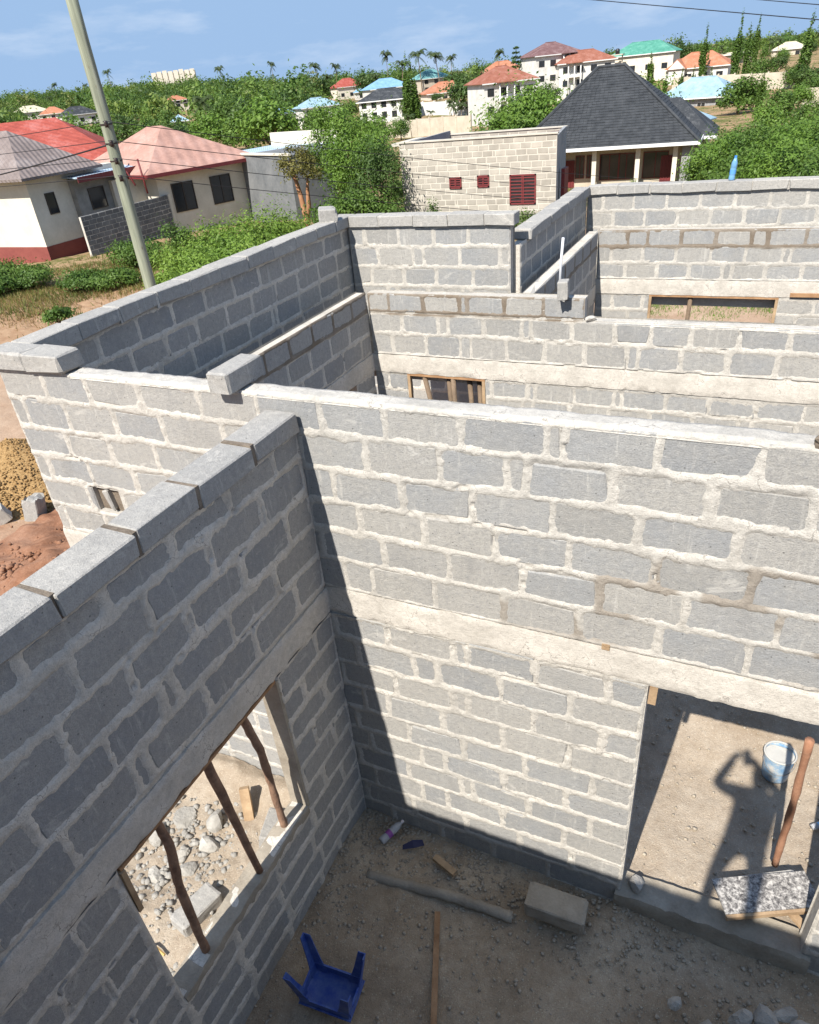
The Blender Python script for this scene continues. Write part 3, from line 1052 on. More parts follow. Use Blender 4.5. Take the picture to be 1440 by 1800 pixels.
X3_root, X3_fr, X3_rnd = build_wall('inner block wall with a wide low window opening under the bottle wall', 'x', 8.6, 0.14, 6.0, X3_rows, [WX3], 0.028, 73,
                                    beam=(2.50, 2.74, 0.010), base=-0.1, damp_fn=damp_top(3.225), hw0=0.016, amp=0.009)

wobj('overhang_slab', MB().box(-2.7, -0.19, 4.975, 5.6, 2.26, 2.398).mesh('overhang_slab'), MAT['beam'], B_root)
wobj('overhang_slab', MB().box(-2.74, -2.21, 0.16, 4.96, 2.262, 2.396).mesh('overhang_slab'), MAT['beam'], O_root)
build_wall('low grey block wall in the shade, seen through the small window opening', 'x', 7.6, -4.2, -0.4, auto_rows(-4.2, -0.4, -0.5, 1.5, 83, 0.25), [], 0.04, 83, mortar='mortar_shaded', base=-0.6, back=False)
wobj('overhang_slab', MB().box(-0.1, 6.0, 8.76, 9.42, 2.30, 2.48).mesh('overhang_slab'), MAT['beam'], X4_root)
# timber frames and props in the two far window openings
for root, y, (a, b, c, d) in ((X2_root, 4.82, WX2), (X3_root, 8.6, WX3)):
    wobj('head_board', MB().box(a, b, y - 0.004, y + 0.15, d - 0.03, d - 0.002).mesh('head_board'), MAT['wood'], root)
    for xx in (a + 0.02, b - 0.02):
        wobj('side_board', MB().beam((xx, y + 0.02, d - 0.03), (xx, y + 0.02, d - 0.5), 0.04, 0.05, up=(0, 1, 0)).mesh('side_board'), MAT['wood_pale'], root)
for root, pts in ((X2_root, [((-1.32, 4.86, 2.37), (-1.12, 4.9, 1.1)), ((-0.98, 4.9, 2.37), (-0.96, 4.9, 1.1)), ((-0.90, 4.85, 2.37), (-0.88, 4.86, 1.1)), ((-0.7, 4.93, 2.37), (-0.66, 4.93, 1.1)), ((-0.56, 4.93, 2.37), (-0.55, 4.93, 1.1))]),
                  (X3_root, [((1.62, 8.66, 2.47), (1.56, 8.68, 1.2))])):
    for a, b in pts:
        wobj('prop', MB().tube([a, ((a[0] + b[0]) / 2 + 0.01, (a[1] + b[1]) / 2, (a[2] + b[2]) / 2), b], [0.035, 0.032, 0.036], 7).mesh('prop', True), MAT['trunk'], root)
wobj('form_rail', MB().beam((3.0, 8.57, 2.55), (4.6, 8.57, 2.56), 0.04, 0.05).mesh('form_rail'), MAT['wood'], X3_root)

# ------------------------------------------------------------------ rocks, sticks and other small things
def rock_mesh(seed, sx, sy, sz, sub=2, rough=0.22, flat_base=True):
    import bmesh
    bm = bmesh.new()
    bmesh.ops.create_icosphere(bm, subdivisions=sub, radius=1)
    r = random.Random(seed)
    ph = [Vector((r.uniform(-1, 1), r.uniform(-1, 1), r.uniform(-1, 1))).normalized() for _ in range(7)]
    cut = [r.uniform(0.45, 0.85) for _ in ph]
    for v in bm.verts:
        d = v.co.normalized()
        rad = 1.0
        for p, c in zip(ph, cut):                          # planes chop facets off
            k = d.dot(p)
            if k > c:
                rad = min(rad, c / k)
        rad *= 1 + rough * 0.4 * (r.random() - 0.5)
        v.co = Vector((d.x * sx, d.y * sy, d.z * sz)) * rad
    me = bpy.data.meshes.new('rock')
    bm.to_mesh(me); bm.free()
    return me


def rock(name, label, x, y, z, s, seed, mat='stone', cat='stone', rot=None, group=None):
    me = rock_mesh(seed, *s)
    o = obj(name, me, MAT[mat], loc=(x, y, z), rot=rot or (random.uniform(-.3, .3), random.uniform(-.3, .3), random.uniform(0, 6)))
    return tag(o, label, cat, group)


def loose_block(label, x, y, z, rot, L=0.44, H=0.22, Tk=0.15, mat='coping', name='loose_block', seed=0, broken=False):
    """a concrete block off the wall, edges knocked about; optionally snapped at one end"""
    import bmesh
    bm = bmesh.new()
    bmesh.ops.create_cube(bm, size=1)
    bmesh.ops.bevel(bm, geom=bm.edges[:], offset=0.06, segments=1, affect='EDGES')
    bmesh.ops.subdivide_edges(bm, edges=bm.edges[:], cuts=2, use_grid_fill=True)
    r = random.Random(seed)
    for v in bm.verts:
        c = v.co
        if broken and c.x > 0.2:
            c.x -= 0.22 * r.random() + 0.25 * max(0, c.z)
        c += Vector((r.uniform(-1, 1) * 0.008, r.uniform(-1, 1) * 0.01, r.uniform(-1, 1) * 0.012))
        v.co = Vector((c.x * L, c.y * Tk, c.z * H))
    me = bpy.data.meshes.new('block')
    bm.to_mesh(me); bm.free()
    o = obj(name, me, MAT[mat], loc=(x, y, z), rot=rot)
    return tag(o, label, 'block')


def stick(name, label, pts, rad, mat='bark', cat='prop', seed=0, n=9, fine=7):
    """crooked pole through the given points"""
    r = random.Random(seed)
    P = []
    for i in range(len(pts) - 1):
        a, b = Vector(pts[i]), Vector(pts[i + 1])
        for k in range(fine):
            f = k / fine
            P.append(a.lerp(b, f) + Vector((r.uniform(-1, 1), r.uniform(-1, 1), 0)) * rad * 0.09)
    P.append(Vector(pts[-1]))
    R_ = [rad * (1 + r.uniform(-0.12, 0.12)) for _ in P]
    o = obj(name, MB().tube(P, R_, n).mesh(name, True), MAT[mat])
    return tag(o, label, cat)


def scatter(name, label, cat, pts, smin, smax, seed, mat, sub=1):
    """many small grains, far too many to count"""
    r = np.random.default_rng(seed)
    tm = [rock_mesh(seed + i, 1, 0.8, 0.65, sub) for i in range(4)]
    tv = []
    for q in tm:
        a = np.empty(len(q.vertices) * 3); q.vertices.foreach_get('co', a)
        f = np.array([p.vertices[:] for p in q.polygons])
        tv.append((a.reshape(-1, 3), f))
        bpy.data.meshes.remove(q)
    Vs, Fs, n = [], [], 0
    for i, p in enumerate(pts):
        a, f = tv[i % 4]
        s = smin + (smax - smin) * r.random() ** 2.2
        w = r.random() * 6.28
        c, s_ = math.cos(w), math.sin(w)
        rot = np.array([[c, -s_, 0], [s_, c, 0], [0, 0, 1]])
        Vs.append(a @ rot.T * s + np.asarray(p)); Fs.append(f + n); n += len(a)
    o = obj(name, mesh_np(name, np.concatenate(Vs), np.concatenate(Fs)), MAT[mat])
    tag(o, label, cat)
    return stuff(o)


def gz(x, y):
    return float(terrain(np.array([x]), np.array([y]))[0])


# sticks propping the beam over the window opening
stick('timber_prop', 'crooked reddish stick prop in the window opening, closest to the wall corner', [(-0.09, -1.08, 2.375), (-0.05, -1.03, 1.95), (-0.09, -0.98, 1.5), (-0.085, -0.98, 0.97)], 0.029, seed=1)
stick('timber_prop', 'straight brown stick prop in the middle of the window opening', [(-0.075, -1.47, 2.375), (-0.04, -1.37, 0.96)], 0.030, seed=2)
stick('timber_prop', 'bent brown stick prop in the window opening, second from the beam end', [(-0.08, -1.92, 2.375), (-0.05, -1.92, 2.1), (-0.08, -1.96, 1.65), (-0.06, -1.98, 0.97)], 0.028, seed=3)

# loose block set on the long wall, and other loose pieces on the walls
loose_block('pale block lying across the top of the long wall, overhanging its face', -0.475, 0.10, 4.222, (0.0, 0.0, math.pi / 2), 0.40, 0.142, 0.17, seed=3)
loose_block('rough lump of broken block on the corner of the outer wall', -2.63, 5.12, 4.36, (0.1, 0.05, 0.5), 0.26, 0.16, 0.2, seed=5, broken=True)
loose_block('broken block standing on end on the raised course', 0.56, 4.74, 3.56, (0.0, 1.53, 0.1), 0.24, 0.12, 0.15, seed=8, broken=True)
rock('mortar_lump', 'brown dollop of wet mortar on top of the long wall', 2.99, 0.05, 4.165, (0.12, 0.07, 0.06), 12, 'mortar_wet', 'mortar', (0, 0, 0.2))
rock('mortar_crumbs', 'small heap of pale mortar at the end of the raised course', 0.86, 4.84, 3.225, (0.07, 0.06, 0.04), 13, 'mortar', 'mortar', (0, 0, 0.2))
tag(obj('conduit_pipe', MB().tube([(0.31, 5.55, 3.2), (0.315, 5.57, 3.7), (0.335, 5.56, 3.97)], 0.017, 8).mesh('conduit_pipe', True), flat('grey_plastic', (0.6, 0.61, 0.63), 0.5)), 'thin pale grey pipe standing up beside the inner wall', 'pipe')

# water bottle on the far coping
def bottle(label, loc, body, cap, rot=(0, 0, 0), s=1.0, band=None, name='water_bottle'):
    root = thing(name, label, 'bottle', loc)
    root.rotation_euler = rot
    prof = [(0, 0.034), (0.012, 0.038), (0.05, 0.038), (0.06, 0.035), (0.07, 0.038), (0.13, 0.038), (0.14, 0.034), (0.15, 0.038), (0.2, 0.037), (0.235, 0.025), (0.26, 0.014)]
    obj('body', MB().tube([(0, 0, z * s) for z, _ in prof], [r * s for _, r in prof], 14).mesh('body', True), body, root)
    obj('cap', MB().tube([(0, 0, 0.26 * s), (0, 0, 0.285 * s)], 0.016 * s, 12).mesh('cap'), cap, root)
    if band:
        obj('paper_band', MB().tube([(0, 0, 0.075 * s), (0, 0, 0.125 * s)], 0.0388 * s, 14, False).mesh('paper_band', True), band, root)
    return root


m_water = flat('water_blue_plastic', (0.20, 0.42, 0.66), 0.15, 0.5, trans=0.25)
m_clear = flat('clear_plastic', (0.55, 0.56, 0.58), 0.2, 0.5, trans=0.45)
bottle('blue water bottle standing on the coping of the far wall', (1.93, 9.30, 4.022), m_water, flat('cap_blue', (0.05, 0.22, 0.6)), (0.0, 0.06, 0.4), 1.15, flat('band_blue', (0.10, 0.30, 0.62)))
bottle('empty plastic bottle with a purple band lying by the room corner', (0.33, -0.33, 0.115), m_clear, flat('cap_white', (0.55, 0.5, 0.5)), (1.5, 0, 2.75), 0.95, flat('band_purple', (0.22, 0.06, 0.25)))
bottle('crushed clear bottle lying on the lit floor beyond the doorway', (3.72, 1.17, 0.085), m_clear, flat('cap_pale_blue', (0.25, 0.5, 0.75)), (1.5, 0, 2.2), 0.7, flat('band_light_blue', (0.2, 0.45, 0.7)))

# ---- near room floor
tag(obj('floor_plank', MB().beam((1.0, -0.66, 0.035), (1.36, -1.62, 0.03), 0.045, 0.02).mesh('floor_plank'), MAT['wood']), 'long thin reddish plank lying on the shaded room floor', 'plank')
tag(obj('timber_offcut', MB().beam((0.815, -0.265, 0.115), (1.03, -0.335, 0.10), 0.055, 0.04).mesh('timber_offcut'), MAT['wood_pale']), 'short timber offcut on the dirt under the long wall', 'timber')
stick('buried_pole', 'half buried grey pole in the dirt of the near room', [(0.32, -0.60, 0.05), (0.75, -0.545, 0.06), (1.18, -0.50, 0.055), (1.58, -0.47, 0.03)], 0.045, 'dusty', 'pole', 5, 9, 10)
loose_block('whole grey block lying flat on the shaded floor below the doorway', 1.90, -0.33, 0.105, (1.5708, 0.02, 0.03), 0.47, 0.22, 0.15, 'dusty', seed=4)
tag(obj('rag', mesh_np('rag', [(0.52, -0.30, 0.10), (0.62, -0.26, 0.125), (0.69, -0.20, 0.115), (0.66, -0.17, 0.145), (0.58, -0.21, 0.15), (0.51, -0.27, 0.12)], [(0, 1, 5), (1, 4, 5), (1, 2, 4), (2, 3, 4)]), flat('dark_rag', (0.03, 0.03, 0.07), 0.8)), 'dark crumpled plastic scrap on the corner dirt', 'scrap')
for i, (x, y, s) in enumerate([(2.86, -0.66, (0.07, 0.05, 0.07)), (3.05, -0.80, (0.13, 0.1, 0.09)), (3.28, -0.60, (0.1, 0.08, 0.08)), (3.42, -0.55, (0.09, 0.12, 0.09)), (3.55, -0.46, (0.1, 0.07, 0.07)), (3.2, -0.83, (0.1, 0.1, 0.08)), (3.68, -0.50, (0.11, 0.09, 0.08))]):
    rock('rubble_stone', ['small upright stone at the edge of the rubble in the near room', 'largest rounded stone of the rubble in the near room', 'grey stone in the rubble below the doorway sill',
         'tilted stone among the rubble below the doorway sill', 'small stone of the rubble close under the sill', 'low stone beside the largest one in the near room', 'stone of the rubble under the door jamb'][i],
         x, y, s[2] * 0.6, s, 40 + i, group='stones on the near room floor')
r_ = np.random.default_rng(5)
pts = []
for _ in range(2600):
    x, y = r_.uniform(0.02, 4.4), -abs(r_.normal(0, 0.75)) if r_.random() < 0.7 else r_.uniform(-2.4, 0)
    if r_.random() < 0.35:
        x = abs(r_.normal(0, 0.35))
    if y < -2.6:
        continue
    z = float(room_heaps(np.array([x]), np.array([y]))[0])
    pts.append((x, min(-0.02, y), z + 0.006))
for _ in range(1500):
    x, y = abs(r_.normal(0, 1.6)) + 0.03, -abs(r_.normal(0, 0.28)) - 0.02
    pts.append((x, y, 0.012 + float(room_heaps(np.array([x]), np.array([y]))[0])))
for _ in range(700):
    x, y = r_.uniform(2.2, 4.4), r_.uniform(0.2, 3.0)
    pts.append((x, y, 0.03 + float(back_heaps(np.array([x]), np.array([y]))[0])))
scatter('gravel', 'small stones and grit strewn over the dirt floors', 'gravel', pts, 0.004, 0.030, 77, 'grit')

# ---- upturned blue plastic stool
ST = thing('plastic_stool', 'blue plastic stool lying upside down on the dirt floor', 'stool', (0.53, -1.57, 0.03), 0.10)
ST.rotation_euler = (0.03, 0.03, 0.10)
ST.scale = (1.2, 0.95, 1.08)


def dish(n=10, sx=0.34, sy=0.30):
    """shallow moulded seat shell, underside up"""
    xs = np.linspace(-1, 1, n); X, Y = np.meshgrid(xs, xs, indexing='ij')
    e = np.maximum(np.abs(X), np.abs(Y))
    z = 0.015 + 0.06 * smooth01((e - 0.72) / 0.28) + 0.008 * (1 - e)
    V_ = np.stack([X * sx / 2, Y * sy / 2, z], -1).reshape(-1, 3)
    V2 = np.stack([X * sx / 2 * 1.03, Y * sy / 2 * 1.03, z - 0.012], -1).reshape(-1, 3)
    Q = grid_quads(n, n)
    F = [tuple(q) for q in Q] + [tuple(q[::-1] + n * n) for q in Q]
    rim = [i * n for i in range(n)] + [(n - 1) * n + j for j in range(1, n)] + [i * n + n - 1 for i in range(n - 2, -1, -1)] + [j for j in range(n - 2, 0, -1)]
    F += [(rim[k], rim[(k + 1) % len(rim)], rim[(k + 1) % len(rim)] + n * n, rim[k] + n * n) for k in range(len(rim))]
    return fix(mesh_np('seat', np.concatenate([V_, V2]), F, True))


obj('seat', dish(14), MAT['blue_plastic'], ST)
obj('apron', fix(MB().box(-0.165, 0.165, 0.128, 0.142, 0.06, 0.135).box(-0.165, 0.165, -0.142, -0.128, 0.06, 0.135).box(-0.172, -0.158, -0.128, 0.128, 0.06, 0.135).box(0.158, 0.172, -0.128, 0.128, 0.06, 0.135).mesh('apron')), MAT['blue_plastic'], ST)
for sx in (-1, 1):
    for sy in (-1, 1):
        mb = MB()
        a, b = Vector((sx * 0.155, sy * 0.128, 0.04)), Vector((sx * 0.21, sy * 0.175, 0.45))
        # angle section leg, wide at the seat and narrow at the foot
        def ring_(c, w):
            t_ = 0.007
            P = [(0, 0), (-sx * w, 0), (-sx * w, -sy * t_), (-sx * t_, -sy * t_), (-sx * t_, -sy * w), (0, -sy * w)]
            return [Vector((c.x + p[0], c.y + p[1], c.z)) for p in P]
        A_, M_, B_ = ring_(a, 0.085), ring_(a.lerp(b, 0.5), 0.062), ring_(b, 0.05)
        F = []
        for k in range(6):
            F += [(k, (k + 1) % 6, 6 + (k + 1) % 6, 6 + k), (6 + k, 6 + (k + 1) % 6, 12 + (k + 1) % 6, 12 + k)]
        F += [tuple(range(6)), tuple(range(12, 18))]
        mb.add(A_ + M_ + B_, F)
        obj('leg', fix(mb.mesh('leg')), MAT['blue_plastic'], ST)

# ---- beyond the doorway: bucket, prop, cement-spattered board
BK = thing('plastic_bucket', 'white and blue cement bucket standing on the lit floor beyond the doorway', 'bucket', (3.42, 1.66, 0.06))


def bucket_mat():
    mt, t, b = nodes('bucket_plastic')
    p = pos(t)
    n = noise(t, 9.0, 6, 0.65, p)
    c = ramp(t, n, [(0.42, (0.14, 0.27, 0.44)), (0.52, (0.28, 0.38, 0.48)), (0.6, (0.48, 0.47, 0.45))])
    t.links.new(c, b.inputs['Base Color'])
    b.inputs['Roughness'].default_value = 0.6
    return mt


prof = [(0, 0.105), (0.02, 0.11), (0.2, 0.122), (0.30, 0.13)]
bk = MB().tube([(0, 0, z) for z, _ in prof], [r for _, r in prof], 24, False)
bk.F.append(tuple(range(24))[::-1])
obj('body', bk.mesh('body', True), bucket_mat(), BK)
m_dust = flat('cement_dust_white', (0.43, 0.42, 0.39), 0.9)
rimp = [(0.13 + 0.009 * math.cos(a), 0.30 + 0.009 * math.sin(a)) for a in np.linspace(0, 6.283, 7)[:-1]]
Vr, Fr = [], []
for k in range(28):
    a = 2 * math.pi * k / 28
    for r, z in rimp:
        Vr.append((r * math.cos(a), r * math.sin(a), z))
for k in range(28):
    for j in range(6):
        Fr.append((k * 6 + j, k * 6 + (j + 1) % 6, ((k + 1) % 28) * 6 + (j + 1) % 6, ((k + 1) % 28) * 6 + j))
obj('rim', fix(mesh_np('rim', Vr, Fr, True)), m_dust, BK)
obj('cement_fill', mesh_np('cement_fill', [(0.124 * math.cos(a), 0.124 * math.sin(a), 0.262 + 0.008 * math.sin(3 * a)) for a in np.linspace(0, 6.283, 25)[:-1]], [tuple(range(24))]), m_dust, BK)
obj('handle', MB().tube([(0.133 * math.cos(a), 0.133 * math.sin(a) * 0.6 - 0.05, 0.30 - 0.16 * abs(math.sin(a))) for a in np.linspace(3.3, 6.1, 12)], 0.004, 6).mesh('handle', True), flat('wire', (0.2, 0.2, 0.2), 0.5), BK)

stick('door_prop', 'rough reddish pole leaning in the doorway above the spattered board', [(3.335, 0.31, 1.96), (3.385, 0.44, 1.1), (3.42, 0.56, 0.27)], 0.026, 'prop_wood', 'prop', 31)


def spatter_mat():
    mt, t, b = nodes('cement_spattered_board')
    p = pos(t)
    n = noise(t, 26.0, 6, 0.7, p, 0.4)
    n2 = noise(t, 70.0, 4, 0.7, p)
    c = ramp(t, add(t, n, n2, 0.45), [(0.60, (0.06, 0.056, 0.056)), (0.72, (0.20, 0.19, 0.18)), (0.86, (0.46, 0.44, 0.41))])
    t.links.new(c, b.inputs['Base Color'])
    b.inputs['Roughness'].default_value = 0.85
    bump(t, b, n, 0.5, 0.006)
    return mt


BD = thing('mortar_board', 'dark board spattered with pale cement lying in the doorway', 'board', (3.36, 0.30, 0.255), 0.0)
BD.rotation_euler = (0.02, -0.02, 0.46)
obj('board', MB().box(-0.36, 0.36, -0.15, 0.13, 0.0, 0.018).mesh('board'), spatter_mat(), BD)
obj('edge_batten', MB().box(-0.36, 0.36, -0.175, -0.152, -0.03, 0.012).mesh('edge_batten'), MAT['wood_pale'], BD)
obj('support', MB().beam((0.10, -0.10, -0.01), (0.30, -0.34, -0.19), 0.06, 0.03).mesh('support'), MAT['wood_pale'], BD)
loose_block('block under the spattered board in the doorway', 3.40, 0.42, 0.14, (0, 0, 0.5), 0.44, 0.22, 0.15, seed=14)
rock('crumpled_bag', 'crumpled pale cement bag at the foot of the door jamb', 2.45, 0.10, 0.14, (0.10, 0.07, 0.07), 21, 'stone', 'bag')

# ---- yard outside the window
for i, (label, x, y, s) in enumerate([
        ('large pale rock in the rubble outside the window opening', -1.30, -0.63, (0.13, 0.10, 0.10)),
        ('white flat rock in the middle of the yard rubble', -1.22, -0.86, (0.12, 0.09, 0.08)),
        ('long white rock below the other yard stones', -1.25, -1.13, (0.14, 0.08, 0.07)),
        ('grey chunk of concrete beside the long white rock', -1.42, -1.05, (0.10, 0.08, 0.07)),
        ('small round stone on the yard dirt past the stick props', -0.98, -0.62, (0.05, 0.04, 0.04)),
        ('small grey pebble lying alone on the yard dirt', -1.30, -1.52, (0.045, 0.03, 0.03)),
        ('pale rock at the back edge of the yard rubble', -1.62, -0.72, (0.13, 0.12, 0.08)),
        ('rough rock deep in the yard rubble', -1.75, -0.95, (0.14, 0.1, 0.09)),
        ('flat stone half buried in the yard rubble', -1.5, -1.3, (0.12, 0.1, 0.05))]):
    rock('yard_rock', label, x, y, gz(x, y) + s[2] * 0.55, s, 60 + i, group='rocks outside the window')
loose_block('whole block lying flat on the yard dirt below the window', -0.90, -1.42, gz(-0.9, -1.42) + 0.07, (1.5708, 0.05, 1.35), 0.40, 0.2, 0.14, seed=6)
loose_block('block propped on edge by the crooked stick prop', -0.72, -0.55, gz(-0.72, -0.55) + 0.11, (0.2, 0.1, 1.9), 0.36, 0.2, 0.14, seed=7)
tag(obj('timber_stub', MB().beam((-1.02, -0.50, gz(-1, -.5)), (-1.12, -0.36, gz(-1, -.5) + 0.30), 0.09, 0.07).mesh('timber_stub'), MAT['wood_pale']), 'short squared timber stub leaning in the yard rubble', 'timber')
tag(obj('pink_rag', rock_mesh(88, 0.07, 0.05, 0.02, 2), flat('pink_cloth', (0.55, 0.16, 0.22), 0.8), loc=(-1.02, -0.86, gz(-1, -.86) + 0.02)), 'small pink plastic rag beside the white rock', 'rag')
tag(obj('straw_wisp', MB().tube([(-1.15, -1.85, -0.03), (-1.05, -1.80, 0.0), (-0.92, -1.82, -0.02)], 0.012, 5).tube([(-1.12, -1.82, -0.02), (-1.0, -1.86, 0.01)], 0.01, 5).mesh('straw_wisp'), flat('straw', (0.5, 0.33, 0.12), 0.9)), 'wisp of yellow straw on the yard dirt', 'straw')
pts = []
for _ in range(3200):
    x, y = -0.2 - abs(r_.normal(0, 0.9)), r_.uniform(-2.6, -0.02)
    pts.append((x, y, gz(x, y) + 0.006))
for _ in range(800):
    x, y = r_.normal(-1.35, 0.4), r_.normal(-0.95, 0.42)
    if x < -0.3 and y < -0.1:
        pts.append((x, y, gz(x, y) + 0.04))
scatter('rubble', 'grit and broken stone strewn over the yard outside the window', 'rubble', pts, 0.006, 0.06, 79, 'stone')


# pale dust bank against the long wall, outside
def bank(name, x0, x1, y0, y1, fn, mat, step=0.05):
    xs = np.arange(x0, x1 + step / 2, step); ys = np.arange(y0, y1 + step / 2, step)
    X, Y = np.meshgrid(xs, ys, indexing='ij')
    e = np.minimum(np.minimum(X - x0, x1 - X), np.minimum(Y - y0, y1 - Y))
    Z = terrain(X, Y) + fn(X, Y) - 0.06 * (1 - smooth01(e / 0.15))
    return struct(obj(name, mesh_np(name, np.stack([X, Y, Z], -1).reshape(-1, 3), grid_quads(len(xs), len(ys)), True), mat))


MAT['yard'] = ground_material('yard_dust', (0.27, 0.21, 0.15), (0.37, 0.305, 0.235), (0.48, 0.415, 0.335))
fb_.data.materials.clear(); fb_.data.materials.append(MAT['yard'])
bank('yard_ground', -3.2, -0.16, -3.4, -0.01, lambda X, Y: 0.03 + 0.16 * smooth01((Y + 0.55) / 0.5) + 0.02 * vn(X, Y, 6, 2) + 0.012 * vn(X, Y, 17, 3), MAT['yard'], 0.03)

# gravel pile and broken blocks west of the house
GP = (-10.6, 4.75)
xs = np.linspace(-2.6, 2.6, 60); X, Y = np.meshgrid(xs, xs, indexing='ij')
Rp = np.hypot(X, Y * 1.1)
hp = 0.95 * np.clip(1 - Rp / 2.3, 0, 1) ** 1.15 + 0.03 * vn(X, Y, 3, 1)
GPo = thing('gravel_pile', 'heap of yellow brown gravel beside the outer wall', 'gravel pile', (GP[0], GP[1], gz(*GP)))
MAT['gravel_y'] = simple('yellow_gravel', (0.21, 0.115, 0.04), (0.50, 0.33, 0.15), 30.0, 90, 0.95, 0.8, 0.02)
obj('mound', mesh_np('mound', np.stack([X, Y, hp - 0.04], -1).reshape(-1, 3), grid_quads(60, 60), True), MAT['gravel_y'], GPo)
gp = []
for _ in range(5200):
    r0, a0 = 2.2 * math.sqrt(r_.random()), r_.random() * 6.28
    x, y = r0 * math.cos(a0), r0 * math.sin(a0) / 1.1
    gp.append((x, y, 0.95 * max(0, 1 - r0 / 2.3) ** 1.15 - 0.02))
g_ = scatter('pebbles', 'yellow brown pebbles', 'gravel', gp, 0.02, 0.055, 81, 'gravel_y')
g_.parent = GPo
for k_ in ('label', 'category'):
    del g_[k_]
loose_block('broken block standing on end in the red dirt beside the gravel', -8.9, 3.65, gz(-8.9, 3.65) + 0.2, (0.0, -1.35, 0.3), 0.62, 0.3, 0.3, seed=21, broken=True)
loose_block('block lying in the red dirt, close to the outer wall corner', -8.1, 4.05, gz(-8.1, 4.05) + 0.07, (1.5708, 0.0, 0.5), 0.5, 0.24, 0.16, seed=22)
loose_block('dark block half off the picture edge in the red dirt', -9.45, 3.2, gz(-9.45, 3.2) + 0.1, (0.1, -0.4, 0.9), 0.5, 0.3, 0.25, 'stone', seed=23)
MAT['red_soil'] = ground_material('red_soil', (0.16, 0.07, 0.04), (0.27, 0.135, 0.08), (0.38, 0.22, 0.145))
xs = np.linspace(-2.4, 2.4, 70); X, Y = np.meshgrid(xs, xs, indexing='ij')
hs_ = 0.5 * np.clip(1 - np.hypot(X, Y * 1.25) / 2.3, 0, 1) + 0.10 * vn(X, Y, 1.6, 2) + 0.06 * vn(X, Y, 5, 3) - 0.08
RS = thing('soil_heap', 'rough heap of red brown soil beside the window wall', 'soil heap', (-6.3, 2.0, gz(-6.3, 2.0)))
obj('mound', mesh_np('mound', np.stack([X, Y, hs_], -1).reshape(-1, 3), grid_quads(70, 70), True), MAT['red_soil'], RS)
cl_ = [(x, y, 0.5 * max(0, 1 - math.hypot(x, y * 1.25) / 2.3) - 0.04) for x, y in r_.normal(0, 0.9, (900, 2))]
g_ = scatter('clods', 'x', 'x', cl_, 0.015, 0.10, 83, 'red_soil')
g_.parent = RS
for k_ in ('label', 'category'):
    del g_[k_]
for i in range(5):
    a0 = (-5.2 - 0.75 * i, 1.2 + 0.5 * (i % 3))
    rock('dirt_clod', ['red brown dirt clod closest to the coping', 'second red brown dirt clod out from the wall', 'middle red brown dirt clod of the row', 'fourth red brown dirt clod from the wall', 'outermost red brown dirt clod'][i], a0[0], a0[1], gz(*a0) + 0.04, (0.14, 0.1, 0.08), 90 + i, 'clod' if 'clod' in MAT else 'gravel_y', 'clod', group='dirt clods beside the house')

# ------------------------------------------------------------------ neighbouring houses
def roof_mat(name, c, corr=0.0, rough=0.8):
    mt, t, b = nodes(name)
    p = pos(t)
    n1 = noise(t, 0.8, 6, 0.65, p)
    n2 = noise(t, 7.0, 5, 0.6, p)
    col = ramp(t, add(t, n1, n2, 0.5), [(0.5, tuple(x * 0.72 for x in c)), (0.75, c), (1.0, tuple(min(1, x * 1.0 + 0.07) for x in c))])
    t.links.new(col, b.inputs['Base Color'])
    b.inputs['Roughness'].default_value = rough
    b.inputs['Specular IOR Level'].default_value = 0.12
    if corr:
        tcn = t.nodes.new('ShaderNodeTexCoord')
        w = N(t, 'ShaderNodeTexWave', Scale=corr, Distortion=0.0)
        w.bands_direction = 'DIAGONAL'
        t.links.new(tcn.outputs['Object'], w.inputs['Vector'])
        bump(t, b, w.outputs['Fac'], 0.5, 0.05)
    return mt


RM = {'red': roof_mat('roof_red', (0.30, 0.07, 0.053), 0.9), 'pink': roof_mat('roof_pink', (0.36, 0.212, 0.172), 0.9), 'brown': roof_mat('roof_brown', (0.20, 0.165, 0.155), 2.2),
      'tile': roof_mat('roof_tile_red', (0.25, 0.10, 0.068)), 'orange': roof_mat('roof_orange', (0.37, 0.155, 0.09)), 'teal': roof_mat('roof_teal', (0.12, 0.27, 0.275)),
      'green': roof_mat('roof_green', (0.07, 0.235, 0.18)), 'sky': roof_mat('roof_sky_blue', (0.165, 0.31, 0.46)), 'slate': roof_mat('roof_slate_blue', (0.13, 0.20, 0.27)),
      'pale': roof_mat('roof_pale_blue', (0.23, 0.34, 0.42)), 'cream': roof_mat('roof_cream', (0.48, 0.44, 0.32)), 'dark': roof_mat('roof_dark_grey', (0.040, 0.044, 0.050)),
      'maroon': roof_mat('roof_maroon', (0.15, 0.085, 0.085)), 'metal': roof_mat('roof_galvanised', (0.36, 0.46, 0.56), 3.0, 0.4)}
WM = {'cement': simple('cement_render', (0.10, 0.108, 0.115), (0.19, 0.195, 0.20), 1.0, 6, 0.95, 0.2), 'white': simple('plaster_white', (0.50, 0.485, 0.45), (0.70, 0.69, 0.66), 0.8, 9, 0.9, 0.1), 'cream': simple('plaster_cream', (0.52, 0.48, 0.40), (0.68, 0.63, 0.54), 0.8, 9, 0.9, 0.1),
      'beige': simple('plaster_beige', (0.40, 0.35, 0.28), (0.54, 0.48, 0.39), 0.8, 9, 0.9, 0.1), 'grey': simple('plaster_grey', (0.20, 0.205, 0.21), (0.32, 0.325, 0.33), 1.2, 9, 0.95, 0.2),
      'red': simple('plinth_red', (0.17, 0.045, 0.04), (0.25, 0.075, 0.06), 1, 9, 0.9, 0.1), 'block': simple('raw_block', (0.20, 0.195, 0.185), (0.31, 0.30, 0.28), 2.5, 20, 0.95, 0.3)}
